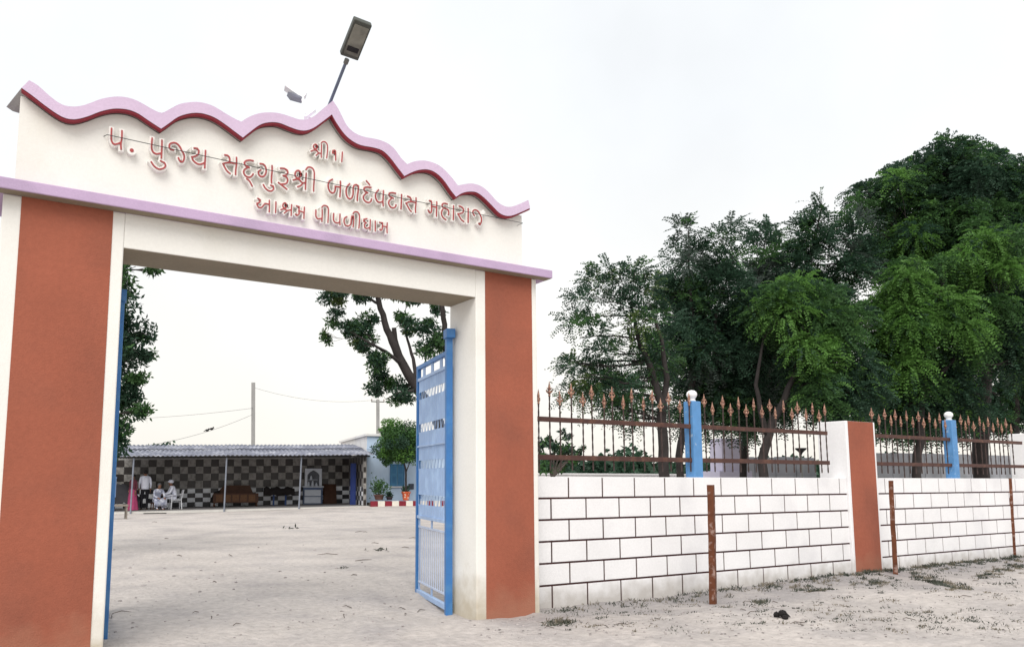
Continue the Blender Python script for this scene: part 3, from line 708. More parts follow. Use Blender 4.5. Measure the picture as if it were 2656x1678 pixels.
# marble shrine cabinet
xs0, xs1 = sx_at(786, 1290, SD-.35), sx_at(836, 1290, SD-.35)
W_ = xs1-xs0
sh = shed_thing('shrine_cabinet', 'white marble shrine cabinet with pointed niche and idols against the chequered wall', 'shrine', (xs0+xs1)/2, SD-.25)
MARB = mat('marble', (.62, .66, .74), .4, .08, 4, spec=.5)
MARD = mat('marble_joint', (.10, .14, .24), .5, .2, 6)
hw = W_/2
MB().box(-hw+.01, hw-.01, -.20, .2, 0, .82).build('cabinet_base', MARD, sh)
for z0, z1 in ((.05, .36), (.40, .70)): MB().box(-hw+.05, hw-.10, -.23, -.201, z0, z1).build('drawer_front', MARB, sh, bevel=.006)
MB().box(-hw-.02, hw+.04, -.25, .2, .821, .88).build('counter_top', MARB, sh, bevel=.008)
nh = 1.0; nw = hw-.06
archpts = [(-nw+.12, .90), (-nw+.12, 1.42), (-nw*.45, 1.56), (0, 1.66), (nw*.45, 1.56), (nw-.12, 1.42), (nw-.12, .90)]
outer = [(-nw, .885), (-nw, 1.72), (nw, 1.72), (nw, .885)]
fr = MB()
poly = [(-nw, .885), (-nw, 1.74), (nw, 1.74), (nw, .885)]+archpts[::-1]
fr.polyXZ(poly, -.18, -.05).build('niche_frame', MARB, sh)
MB().box(-nw, nw, -.04, .1, .885, 1.74).build('niche_back', mat('niche_back', (.14, .15, .17), .8, .2, 6), sh)
MB().box(-nw+.13, nw-.2, -.16, -.041, 1.18, 1.20).build('niche_shelf', MARB, sh)
for xx, zz, hh in ((-.22, .89, .22), (-.02, .89, .26), (.16, .89, .16), (-.1, 1.201, .2)):
    MB().lathe([(.06, 0), (.075, .03), (.05, hh*.4), (.055, hh*.6), (.03, hh*.75), (.035, hh*.88), (.005, hh)], (xx, -.1, zz), 10).build('idol', MARB, sh, smooth=True)
# brown carved settee with cloth
xa, xb = sx_at(552, 1290, SD-1.0), sx_at(674, 1290, SD-1.0)
st = shed_thing('settee', 'brown carved wooden settee with panelled front under a dark throw', 'settee', (xa+xb)/2, SD-.95)
WD_ = (xb-xa)/2; WOOD = mat('dark_wood', (.075, .032, .018), .6, .3, 5, fine=.1); WOOD2 = mat('carved_wood', (.14, .066, .03), .6, .35, 14, fine=.2)
MB().box(-WD_+.05, WD_-.05, -.35, .35, .40, .47).build('seat', WOOD, st, bevel=.01)
MB().slab([(-WD_+.02, .30, .47), (WD_-.25, .30, .47), (WD_-.45, .42, .98), (-WD_+.5, .42, .98)], (0, .05, 0)).build('backrest', WOOD, st)
MB().box(-WD_, WD_-.1, -.40, -.36, .18, .62).build('front_rail', WOOD, st, bevel=.008)
for k in range(5):
    x = -WD_+.12+k*(2*WD_-.3)/5
    MB().box(x, x+(2*WD_-.3)/5-.06, -.415, -.401, .24, .55).build('carved_panel', WOOD2, st, bevel=.006)
for x in (-WD_+.06, WD_-.16):
    for y in (-.34, .30): MB().lathe([(.035, 0), (.05, .06), (.03, .12), (.045, .2), (.04, .40)], (x, y, 0), 8).build('leg', WOOD, st)
MB().slab([(-WD_-.15, -.36, .20), (-WD_+.12, -.42, .16), (-WD_+.30, .30, .72), (-WD_+.02, .34, .62)], (.02, .06, .03)).build('throw', mat('dark_cloth', (.02, .016, .016), .95, .3, 6), st)
# dark covered bench with blue legs
xa, xb = sx_at(684, 1280, SD-.8), sx_at(762, 1280, SD-.8)
bn = shed_thing('bench', 'dark cloth covered bench with blue legs between settee and shrine', 'bench', (xa+xb)/2, SD-.8); hb = (xb-xa)/2
DC = MATS['dark_cloth']; LEGB = mat('bench_leg_blue', (.05, .10, .26), .5, .1, 5)
cl = MB(); nx = 14
vs = []
for i in range(nx+1):
    x = -hb+2*hb*i/nx; sag = .05*math.sin(i*1.7)+.04*math.sin(i*.9)
    vs += [(x, -.30, .50+sag), (x, -.28, .78+sag*.5), (x, 0, .84+.06*math.sin(i*1.3)), (x, .30, .80), (x, .31, .5)]
cl.add(vs, [(i*5+k, i*5+5+k, i*5+6+k, i*5+1+k) for i in range(nx) for k in range(4)]); cl.build('cover', DC, bn, smooth=True)
MB().box(-hb+.06, hb-.06, -.26, .26, .70, .75).build('seat', WOOD, bn)
for x in (-hb*.35, hb*.45):
    for y in (-.22, .22): MB().tube([(x, y, 0), (x, y, .70)], .022, 8).build('leg', LEGB, bn)
# blue door leaf leaning at the end wall, dark board
dr = shed_thing('door_leaf', 'narrow blue door leaf standing against the tiled end wall', 'door', LEN-.40, 1.1, -.9)
MB().box(-.16, .16, -.03, .03, 0, 1.95).build('door_panel', mat('door_blue', (.035, .06, .22), .5, .15, 4), dr, bevel=.006)
MB().box(-.10, .10, -.042, -.031, 1.05, 1.8).build('door_inset', MATS['door_blue'], dr); MB().box(-.10, .10, -.042, -.031, .15, .9).build('door_inset', MATS['door_blue'], dr)
bd = MB().slab([(-.33, -.25, 0), (.33, -.25, 0), (.33, .12, .95), (-.33, .12, .95)], (0, .03, .015)).build('dark_board', WOOD, bevel=.004)
bd.location = swld(LEN-1.15, SD-.2, .10); bd.rotation_euler = (0, 0, SAZ); tag(bd, 'dark board leaning on the chequered wall beside the shrine', 'board')
# ------------------------------------------------------------------ people
SKINM = mat('skin', (.22, .11, .07), .6, .1, 8)
def skin_body(name, joints, edges, root, zone, mats, hands=None):
    """one continuous surface grown over a posed skeleton; zone(co) gives the material of a face"""
    me = bpy.data.meshes.new(name); nm = list(joints); idx = {k: i for i, k in enumerate(nm)}
    me.from_pydata([joints[k][0] for k in nm], [(idx[a], idx[b]) for a, b in edges], [])
    o = bpy.data.objects.new(name, me); COL.objects.link(o)
    m = o.modifiers.new('skin', 'SKIN'); m.use_smooth_shade = True; sv = me.skin_vertices[0].data
    for k, i in idx.items():
        r = joints[k][1]; sv[i].radius = r if hasattr(r, '__len__') else (r, r); sv[i].use_root = (k == root)
    s = o.modifiers.new('sub', 'SUBSURF'); s.levels = 2; s.render_levels = 2
    dg = bpy.context.evaluated_depsgraph_get(); nmsh = bpy.data.meshes.new_from_object(o.evaluated_get(dg))
    o.modifiers.clear(); o.data = nmsh; nmsh.name = name
    nmsh.materials.clear()
    for q in mats: nmsh.materials.append(q)
    nmsh.polygons.foreach_set('material_index', [zone(p.center) for p in nmsh.polygons])
    nmsh.polygons.foreach_set('use_smooth', [True]*len(nmsh.polygons))
    return o
def add_hand(J, E, wrist, tag_, d, side):
    """palm, four fingers and a thumb as chains of the same skeleton"""
    w0 = Vector(J[wrist][0]); d = Vector(d).normalized(); s = Vector(side).normalized()
    J['palm'+tag_] = (tuple(w0+d*.055), (.020, .034)); E.append((wrist, 'palm'+tag_))
    for k, (o_, l) in enumerate(((-.030, .075), (-.010, .085), (.010, .08), (.030, .062))):
        a = w0+d*.09+s*o_; b = a+d*l*.55+Vector((0, 0, -.004)); c = b+d*l*.4+s.cross(d)*.018
        for q, p, r in (('a', a, .0095), ('b', b, .009), ('c', c, .008)): J['f%d%s%s' % (k, q, tag_)] = (tuple(p), r)
        E += [('palm'+tag_, 'f%da%s' % (k, tag_)), ('f%da%s' % (k, tag_), 'f%db%s' % (k, tag_)), ('f%db%s' % (k, tag_), 'f%dc%s' % (k, tag_))]
    t1 = w0+d*.03-s*.04; t2 = t1+d*.04-s*.018
    J['t1'+tag_] = (tuple(t1), .010); J['t2'+tag_] = (tuple(t2), .009)
    E += [('palm'+tag_, 't1'+tag_), ('t1'+tag_, 't2'+tag_)]
def standing(name_label, x, y, rz, shirt, trousers, skirt=False, hairm=None, H=1.68):
    k = H/1.68
    J = {'pel': ((0, 0, .93), (.15, .11)), 'wa': ((0, 0, 1.08), (.145, .10)), 'ch': ((0, .0, 1.27), (.17, .115)), 'sh': ((0, 0, 1.40), (.13, .09)),
         'nk': ((0, -.01, 1.46), .055), 'hd0': ((0, -.02, 1.52), (.07, .085)), 'hd1': ((0, -.02, 1.60), (.078, .095)), 'hd2': ((0, -.01, 1.665), (.05, .06))}
    E = [('pel', 'wa'), ('wa', 'ch'), ('ch', 'sh'), ('sh', 'nk'), ('nk', 'hd0'), ('hd0', 'hd1'), ('hd1', 'hd2')]
    for s, t in ((-1, 'L'), (1, 'R')):
        J['s'+t] = ((s*.185, 0, 1.385), .062); J['e'+t] = ((s*.235, .03, 1.12), .046); J['w'+t] = ((s*.235, -.05, .885), .030)
        E += [('sh', 's'+t), ('s'+t, 'e'+t), ('e'+t, 'w'+t)]
        add_hand(J, E, 'w'+t, t, (0, -.15, -1), (0, -1, 0))
        J['h'+t] = ((s*.095, 0, .86), .09); J['k'+t] = ((s*.11, -.015, .48), .062); J['a'+t] = ((s*.11, .02, .09), .042); J['b'+t] = ((s*.12, -.06, .045), (.04, .03)); J['c'+t] = ((s*.13, -.17, .03), (.042, .02))
        E += [('pel', 'h'+t), ('h'+t, 'k'+t), ('k'+t, 'a'+t), ('a'+t, 'b'+t), ('b'+t, 'c'+t)]
    def zone(c):
        if c.z > 1.45 and abs(c.x) < .12: return 0
        if abs(c.x) > .17 and c.z < .93: return 0
        if c.z > .93: return 1
        if c.z < .06: return 0
        return 2
    e = shed_thing('person', name_label, 'person', x, y, rz); e.scale = (k, k, k)
    b = skin_body('body', J, E, 'pel', zone, [SKINM, shirt, trousers]); b.parent = e
    hm = hairm or mat('hair_black', (.012, .010, .010), .6, .2, 20)
    MB().ball((0, .012, 1.615), .098, 14, 0, (.88, .98, .98)).build('hair', hm, e, smooth=True)
    sh_ = MB().lathe([(.155, .88), (.16, .95), (.158, 1.08), (.175, 1.25), (.17, 1.36), (.11, 1.43)], n=16)
    o = sh_.build('shirt', shirt, e, smooth=True); o.scale = (1.08, .80, 1)
    if skirt:
        pr = []
        n = 28; mb = MB(); zs_ = [.02, .25, .55, .85, 1.0]; rs = [.34, .30, .24, .19, .165]
        vs = [((r*(1+.09*math.sin(7*a)*(1-z)))*math.cos(a), .8*(r*(1+.09*math.sin(7*a)*(1-z)))*math.sin(a), z) for z, r in zip(zs_, rs) for a in [2*math.pi*q/n for q in range(n)]]
        mb.add(vs, [(i*n+q, i*n+(q+1) % n, i*n+n+(q+1) % n, i*n+n+q) for i in range(4) for q in range(n)])
        mb.build('skirt', trousers, e, smooth=True)
    for s in (-1, 1):      # face
        MB().ball((s*.03, -.108, 1.60), .009, 8).build('eye', BLACKM, e)
        MB().ball((s*.082, -.01, 1.585), .022, 8, 0, (.4, .8, 1.3)).build('ear', SKINM, e)
    MB().ball((0, -.115, 1.573), .015, 8, 0, (.8, 1.1, 1.4)).build('nose', SKINM, e)
    MB().ball((0, -.10, 1.535), .02, 8, 0, (1.2, .5, .3)).build('mouth', mat('lip', (.14, .05, .045), .5, .1, 9), e)
    return e
SHW = mat('white_cotton', (.70, .72, .82), .9, .06, 6); TRB = mat('black_trousers', (.014, .014, .018), .9, .2, 6)
PKC = mat('pink_cotton', (.34, .05, .13), .85, .15, 6); MGC = mat('maroon_cotton', (.12, .03, .045), .9, .2, 6)
xp = sx_at(374, 1300, 1.1)
standing('person in a white shirt and black trousers standing with back turned in the shed', xp, 1.1, math.pi+.2, SHW, TRB, H=1.70)
standing('person in a maroon top and bright pink skirt beside the shed post', sx_at(343, 1300, .9), .9, -.8, MGC, PKC, True, H=1.52)
def seated(label, x, y, rz, top, low_, turban=None, seat=.42, lean=.12, z=.10):
    J = {'pel': ((0, 0, seat+.10), (.16, .13)), 'wa': ((0, -lean*.3, seat+.25), (.145, .11)), 'ch': ((0, -lean*.8, seat+.43), (.165, .115)), 'sh': ((0, -lean*1.1, seat+.55), (.125, .09)),
         'nk': ((0, -lean*1.3, seat+.61), .055), 'hd0': ((0, -lean*1.4-.02, seat+.67), (.07, .085)), 'hd1': ((0, -lean*1.4-.02, seat+.75), (.078, .095)), 'hd2': ((0, -lean*1.4, seat+.815), (.05, .06))}
    E = [('pel', 'wa'), ('wa', 'ch'), ('ch', 'sh'), ('sh', 'nk'), ('nk', 'hd0'), ('hd0', 'hd1'), ('hd1', 'hd2')]
    for s, t in ((-1, 'L'), (1, 'R')):
        J['s'+t] = ((s*.18, -lean*1.1, seat+.53), .062); J['e'+t] = ((s*.22, -.14-lean, seat+.29), .046); J['w'+t] = ((s*.14, -.36-lean, seat+.22), .030)
        E += [('sh', 's'+t), ('s'+t, 'e'+t), ('e'+t, 'w'+t)]; add_hand(J, E, 'w'+t, t, (-s*.2, -1, -.25), (1, 0, 0))
        J['h'+t] = ((s*.10, -.05, seat+.08), .095); J['k'+t] = ((s*.13, -.44, seat+.07), .066); J['a'+t] = ((s*.12, -.42, .09), .042); J['b'+t] = ((s*.12, -.50, .045), (.04, .03)); J['c'+t] = ((s*.13, -.60, .03), (.042, .02))
        E += [('pel', 'h'+t), ('h'+t, 'k'+t), ('k'+t, 'a'+t), ('a'+t, 'b'+t), ('b'+t, 'c'+t)]
    def zone(c):
        if c.z > seat+.60 and abs(c.x) < .12: return 0
        if c.y < -.36-lean and c.z > seat+.12 and abs(c.x) < .2: return 0
        if c.z < .06: return 0
        return 1 if c.z > seat+.18 else 2
    e = shed_thing('person', label, 'person', x, y, rz, z)
    skin_body('body', J, E, 'pel', zone, [SKINM, top, low_]).parent = e
    hz = seat+.765
    if turban: MB().ball((0, -lean*1.4+.0, hz+.02), .115, 14, 0, (1, 1.05, .75)).tube([(-.10, -lean*1.4-.05, hz), (0, -lean*1.4-.115, hz+.01), (.10, -lean*1.4-.05, hz+.02)], .028, 8).build('turban', turban, e, smooth=True)
    else: MB().ball((0, -lean*1.4+.012, hz), .098, 14, 0, (.88, .98, .98)).build('hair', mat('hair_grey', (.10, .10, .11), .7, .2, 20), e, smooth=True)
    for s in (-1, 1): MB().ball((s*.03, -lean*1.4-.108, seat+.75), .009, 8).build('eye', BLACKM, e)
    MB().ball((0, -lean*1.4-.115, seat+.723), .015, 8, 0, (.8, 1.1, 1.4)).build('nose', SKINM, e)
    # loose cloth over the lap
    mb = MB(); n = 9; vs = []
    for i in range(n):
        a = -.24+.48*i/(n-1); w2 = .02*math.sin(i*2.1)
        vs += [(a, .10, seat+.17), (a*1.05, -.2, seat+.19+w2), (a*1.1, -.47, seat+.16+w2), (a*1.12, -.53+w2, seat-.02), (a*1.15, -.52+w2, .16)]
    mb.add(vs, [(i*5+k, i*5+5+k, i*5+6+k, i*5+1+k) for i in range(n-1) for k in range(4)])
    o = mb.build('draped_cloth', top, e, smooth=True); s_ = o.modifiers.new('s', 'SOLIDIFY'); s_.thickness = .012
    return e
CHW = mat('white_plastic', (.72, .73, .76), .4, .04, 5, spec=.5)
def chair(label, x, y, rz):
    e = shed_thing('plastic_chair', label, 'chair', x, y, rz)
    MB().box(-.22, .22, -.24, .22, .39, .42).build('seat', CHW, e, bevel=.01)
    MB().slab([(-.21, .20, .42), (.21, .20, .42), (.19, .30, .85), (-.19, .30, .85)], (0, .025, 0)).build('backrest', CHW, e, bevel=.008)
    for sx in (-1, 1):
        for sy in (-1, 1): MB().bar((sx*.24, sy*.23, 0), (sx*.20, sy*.20, .39), .035, .035).build('leg', CHW, e)
        MB().bar((sx*.235, -.22, .62), (sx*.215, .24, .64), .045, .02).build('armrest', CHW, e)
        MB().bar((sx*.235, -.21, .42), (sx*.235, -.21, .61), .03, .03).build('arm_support', CHW, e)
xq = sx_at(455, 1300, 1.3)
chair('white plastic chair under the white robed person in the shed', xq, 1.3, -1.35)
seated('person in white robes and white turban seated on a white plastic chair', xq, 1.3, -1.35, SHW, SHW, SHW, .42, .16)
GRC = mat('grey_blue_cotton', (.30, .32, .42), .9, .2, 5, col2=(.60, .62, .70), c2scale=7, c2lo=.45, c2hi=.6)
xr = sx_at(405, 1300, 1.0)
st2 = shed_thing('stool', 'low dark stool under the person in grey cloth', 'stool', xr, 1.0, .4)
MB().box(-.2, .2, -.17, .17, .26, .30).build('seat', WOOD, st2, bevel=.01)
for a_ in (-1, 1):
    for b_ in (-1, 1): MB().bar((a_*.18, b_*.15, 0), (a_*.16, b_*.13, .26), .035, .035).build('leg', WOOD, st2)
seated('person wrapped in grey and white cloth seated low beside the standing person', xr, 1.0, .4, GRC, GRC, None, .30, .22)
mt = MB().box(-.45, .45, -.16, .16, 0, .02).build('floor_mat', DC, bevel=.006); p = swld(sx_at(402, 1328, -.6), -.6, 0)
mt.location = (p[0], p[1], float(gz(p[0], p[1]))+.01); mt.rotation_euler = (0, 0, SAZ); tag(mt, 'small black mat on the ground before the shed', 'mat')
# dark tarpaulin heap at the left end, wooden stand
tp = MB(); n = 16; vs = []
for i in range(n+1):
    for k in range(7):
        a = i/n; b = k/6
        vs.append((-1.0+2.0*a, -.5+1.0*b, max(.0, 1.15*math.sin(math.pi*min(max(b, .02), .98))**.45*math.sin(math.pi*min(max(a, .03), .97))**.35+.06*math.sin(i*1.9+k*2.3))))
tp.add(vs, [(i*7+k, i*7+7+k, i*7+8+k, i*7+1+k) for i in range(n) for k in range(6)])
o = tp.build('tarpaulin_heap', mat('tarpaulin', (.035, .034, .04), .8, .3, 3), smooth=True); o.location = swld(sx_at(300, 1310, 1.3), 1.3, .1); o.rotation_euler = (0, 0, SAZ)
tag(o, 'dark tarpaulin covered heap at the shady end of the shed', 'tarpaulin')
wt = onZ(303, 1346, 0.0); e = empty('wooden_stand', (wt[0], wt[1], float(gz(wt[0], wt[1]))), (0, 0, SAZ+.2)); tag(e, 'low weathered wooden stand on the ground before the tarpaulin', 'stand')
OLDW = mat('weathered_wood', (.24, .21, .18), .95, .25, 5, fine=.1)
MB().box(-.35, .35, -.25, .25, .46, .52).build('top', OLDW, e, bevel=.006)
for a_ in (-1, 1):
    for b_ in (-1, 1): MB().bar((a_*.30, b_*.2, -.03), (a_*.30, b_*.2, .46), .05, .05).build('leg', OLDW, e)

# ------------------------------------------------------------------ pale blue house
hs = empty('house', tuple(swld(LEN+.2, .9, 0)), (0, 0, SAZ)); tag(hs, 'pale blue single storey house with flat roof beside the shed', 'house')
HM = Matrix.Translation(swld(LEN+.2, .9, 0)) @ Matrix.Rotation(SAZ, 4, 'Z'); HMi = HM.inverted()
def hpl(u, v, y=0.0):
    p0 = np.array(HM @ Vector((0, y, 0))); n_ = np.array(HM.to_3x3() @ Vector((0, 1, 0))); return HMi @ Vector(onP(u, v, p0, n_))
HB = mat('pale_blue_wash', (.48, .60, .76), .9, .08, 1.2, .2, 40, col2=(.40, .52, .68), c2scale=1.6, c2lo=.5, c2hi=.75)
HWh = mat('white_wash', (.72, .71, .71), .9, .08, 1.2, .2, 40, col2=(.55, .54, .54), c2scale=1.5, c2lo=.55, c2hi=.8)
HT = hpl(960, 1131)[2]; HX1 = 6.4
wl = MB().box(0, HX1, 0, 7.5, -.5, HT, 0).build('wall', HB, hs, bevel=.01)
MB().box(-.012, -.001, .02, 7.4, -.5, HT-.01).build('side_render', HWh, wl)
MB().box(-.1, HX1+.1, -.10, 7.6, HT+.001, HT+.12).build('roof_slab', HWh, hs, bevel=.01)
MB().box(-.03, HX1, -.02, -.001, HT-.62, HT-.56).build('string_course', HB, wl)
a, b = hpl(1014, 1206), hpl(1046, 1258)
WB = mat('window_blue', (.05, .17, .33), .5, .15, 4)
wn = MB().box(a.x-.05, b.x+.05, -.04, -.001, b.z-.05, b.z).box(a.x-.05, b.x+.05, -.04, -.001, a.z, a.z+.05).box(a.x-.05, a.x, -.04, -.001, b.z, a.z).box(b.x, b.x+.05, -.04, -.001, b.z, a.z).build('window', WB, hs)
mx_ = (a.x+b.x)/2
for x0, x1 in ((a.x+.002, mx_-.01), (mx_+.01, b.x-.002)):
    MB().box(x0, x1, -.03, -.003, b.z+.002, a.z-.002).build('shutter', mat('shutter_blue', (.07, .22, .38), .5, .15, 4), wn, bevel=.004)
    for k in range(2): MB().box(x0+.06, x1-.06, -.038, -.031, b.z+.08+k*(a.z-b.z)/2, b.z+(a.z-b.z)/2-.06+k*(a.z-b.z)/2).build('shutter_panel', WB, wn)
MB().box(a.x-.08, b.x+.08, -.09, -.001, b.z-.10, b.z-.051).build('window_sill', HWh, wn)
c = hpl(1066, 1261); MB().box(c.x-.13, c.x+.13, -.06, -.001, c.z-.13, c.z+.13).build('meter_box', mat('meter_dark', (.06, .07, .10), .5, .2, 6), hs, bevel=.01)
# kerb-edged bed before the house, plants
pe = empty('planting_bed', tuple(HM @ Vector((3.0, -1.1, 0))), (0, 0, SAZ)); tag(pe, 'raised planting bed edged with red and white kerb blocks beside the house', 'planter')
HMb = Matrix.Translation(HM @ Vector((3.0, -1.1, 0))) @ Matrix.Rotation(SAZ, 4, 'Z')
bx0 = (HMb.inverted() @ Vector(onP(961, 1305, np.array(HMb @ Vector((0, -.2, 0))), np.array(HMb.to_3x3() @ Vector((0, 1, 0)))))).x
KR = mat('kerb_red', (.22, .02, .035), .8, .2, 5); KW = mat('kerb_white', (.72, .68, .60), .85, .1, 5)
gzb = float(gz(*[(HMb @ Vector((0, 0, 0)))[i] for i in (0, 1)]))-HMb.translation[2]
for k in range(12):
    MB().box(bx0+k*.33, bx0+k*.33+.322, -.30, -.12, gzb-.12, gzb+.23).build('kerb_block', KR if k % 2 == 0 else KW, pe, bevel=.012)
MB().box(bx0+.02, bx0+3.9, -.119, .7, gzb-.12, gzb+.15).build('bed_soil', mat('bed_soil', (.10, .08, .065), 1, .3, 5), pe)
def bedp(u, v, y): 
    p0 = np.array(HMb @ Vector((0, y, 0))); n_ = np.array(HMb.to_3x3() @ Vector((0, 1, 0))); return onP(u, v, p0, n_)

# ------------------------------------------------------------------ foliage
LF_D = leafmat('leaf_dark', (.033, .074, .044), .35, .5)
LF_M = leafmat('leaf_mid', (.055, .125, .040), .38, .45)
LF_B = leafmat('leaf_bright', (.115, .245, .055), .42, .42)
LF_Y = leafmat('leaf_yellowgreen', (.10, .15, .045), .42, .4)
LF_G = leafmat('leaf_grey', (.075, .10, .085), .35, .4)
def unit(a): return a/(np.linalg.norm(a, axis=-1, keepdims=True)+1e-9)
def fronds(P, D, L, npair=6, ll=.10, lw=.028, droop=.25, r=rng):
    """feathery leaves: leaflets in pairs down a drooping stalk; returns V, F (diamond quads)"""
    n = len(P); L = np.broadcast_to(np.asarray(L, float), (n,))
    S = unit(np.cross(D, unit(r.normal(size=(n, 3))*.5+np.array([0, 0, 1.0])))); Vs = []
    for i in range(npair):
        t = .15+.85*i/(npair-1)
        base = P+D*(L*t)[:, None]; base[:, 2] -= droop*L*t*t
        for sgn in (-1, 1):
            d = unit(S*sgn+D*.55+np.array([0, 0, -.25])+r.normal(size=(n, 3))*.18)
            l = (ll*(1-.35*abs(t-.45))*r.uniform(.75, 1.2, n))[:, None]
            wv = unit(np.cross(d, np.cross(D, S)+r.normal(size=(n, 3))*.4))*lw
            Vs.append(np.stack([base, base+d*l*.5+wv, base+d*l, base+d*l*.5-wv], 1))
    V = np.concatenate(Vs, 0).reshape(-1, 3); return V, np.arange(len(V)).reshape(-1, 4)
def leaves(P, l, w_, r=rng, upb=.4):
    n = len(P); d = unit(r.normal(size=(n, 3))+np.array([0, 0, -.3])); s = unit(np.cross(d, unit(r.normal(size=(n, 3))+np.array([0, 0, upb]))))
    l = (l*r.uniform(.6, 1.3, n))[:, None]; w_ = (w_*r.uniform(.7, 1.2, n))[:, None]
    V = np.stack([P, P+d*l*.45+s*w_, P+d*l, P+d*l*.45-s*w_], 1).reshape(-1, 3); return V, np.arange(len(V)).reshape(-1, 4)
def curve(a, b, sag, n=7, r=rng):
    a, b = np.array(a, float), np.array(b, float); L = np.linalg.norm(b-a); off = unit(r.normal(size=3))*L*.07
    return [a*(1-t)+b*t+np.array([0, 0, sag*L])*4*t*(1-t)*.5+off*math.sin(math.pi*t) for t in np.linspace(0, 1, n)]
def make_tree(name, label, cat, trunks, clumps, kind='frond', dens=1.0, L=.38, ll=.10, lw=.028, npair=6, mats=(LF_D, LF_M), weights=(.6, .4), bark=BARK, group=None, droop=.3, twigs=5, shell=.55, sub_=3, tk=.78):
    """trunks: list of (points, radii); clumps: list of (centre, (rx,ry,rz)[, material index])"""
    base = np.array(trunks[0][0][0]); e = empty(name, tuple(base)); inv = Matrix.Translation(-e.location); tag(e, label, cat, group)
    mb = MB(); nodes = []
    for pts, rad in trunks:
        P = [np.array(p, float) for p in pts]; rad = [q*tk for q in rad]
        # wobble and densify
        D = []; RR = []
        for i in range(len(P)-1):
            for t in np.linspace(0, 1, 5)[:-1]:
                q = P[i]*(1-t)+P[i+1]*t; L_ = np.linalg.norm(P[i+1]-P[i])
                q = q+(rng.normal(size=3)*.012*L_ if 0 < i+t else 0); D.append(q); RR.append(rad[i]*(1-t)+rad[i+1]*t)
        D.append(P[-1]); RR.append(rad[-1]); mb.tube(D, RR, 9); nodes += list(zip(D, RR))
    NP = np.array([p for p, r_ in nodes]); NR = np.array([r_ for p, r_ in nodes])
    for c in clumps:
        C_ = np.array(c[0]); dd = np.linalg.norm(NP-C_, axis=1)+np.maximum(0, NP[:, 2]-C_[2])*1.2; j = int(np.argmin(dd))
        r0 = min(NR[j]*.55, .014*max(dd[j], .6)+.008)
        mid = curve(NP[j], C_, -.05+.1*rng.random()); mb.tube(mid, np.linspace(r0, r0*.35, len(mid)), 6)
        for k in range(twigs):
            u_ = unit(rng.normal(size=3)+np.array([0, 0, .3])); q = C_+u_*np.array(c[1])*rng.uniform(.5, .9)
            mb.tube(curve(mid[rng.integers(3, len(mid))], q, .03, 5), np.linspace(r0*.4, .006, 5), 4, cap=False)
    tk = mb.build('trunk', bark, None, smooth=True); tk.parent = e; tk.matrix_parent_inverse = inv
    Vs, Fs, Ms, o = [], [], [], 0
    for c in clumps:
        C_, rr = np.array(c[0]), np.array(c[1]); area = (rr[0]*rr[1]+rr[0]*rr[2]+rr[1]*rr[2])/3
        n = max(6, int(dens*area))
        # sub-clumps make the crown's surface uneven
        ns = max(4, int(sub_*(1.6+area))); sub_c = unit(rng.normal(size=(ns, 3)))*rng.uniform(.3, .9, (ns, 1)); sub_r = rng.uniform(.3, .6, ns)*(1.0 if kind == 'frond' else 1.35)
        j = rng.integers(0, ns, n); u_ = unit(rng.normal(size=(n, 3)))
        q = sub_c[j]+u_*(sub_r[j]*rng.uniform(.3, 1, n)**.6)[:, None]
        P = C_+q*rr
        if kind == 'frond':
            D = unit(q*.9+u_*.7+np.array([0, 0, .25])+rng.normal(size=(n, 3))*.25)
            V, F = fronds(P, D, L*rng.uniform(.65, 1.25, n), npair, ll, lw, droop)
        else: V, F = leaves(P, ll, lw)
        mi = c[2] if len(c) > 2 and c[2] is not None else None
        # material per sub-clump gives light and dark masses of different leaves
        if mi is None:
            msub = rng.choice(len(mats), ns, p=weights); m1 = msub[j]
        else: m1 = np.where(rng.random(n) < .8, mi, rng.integers(0, len(mats), n))
        Ms.append(np.tile(m1, len(F)//n)); Vs.append(V); Fs.append(F+o); o += len(V)
    cr = npmesh('crown', np.concatenate(Vs), np.concatenate(Fs), list(mats), None, np.concatenate(Ms))
    cr.parent = e; cr.matrix_parent_inverse = inv
    return e
def C7(x, y): return 1400+x/1.9013, 330+y/1.9013       # tree crop to photo pixels
def clump(u, v, z, ru, rv, m=None, dz=None):
    k = z/FPX; c = dep(u, v, z); return (c, (ru*k, (dz or (ru+rv)*.5*k), rv*k), m)
def cl7(lst, z0, back=0):
    o = [clump(*C7(x, y), z0+dz, rx/1.9, ry/1.9, m) for x, y, rx, ry, dz, m in lst]
    for x, y, rx, ry, dz, m in lst:       # the far side of the crown
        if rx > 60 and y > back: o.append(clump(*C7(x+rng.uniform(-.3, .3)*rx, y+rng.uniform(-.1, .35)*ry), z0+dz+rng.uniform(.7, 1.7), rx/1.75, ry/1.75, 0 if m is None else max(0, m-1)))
    return o
def gp(u, z):      # ground point under picture column u at depth z
    p = dep(u, 1240, z); return np.array([p[0], p[1], float(gz(p[0], p[1]))-.1])
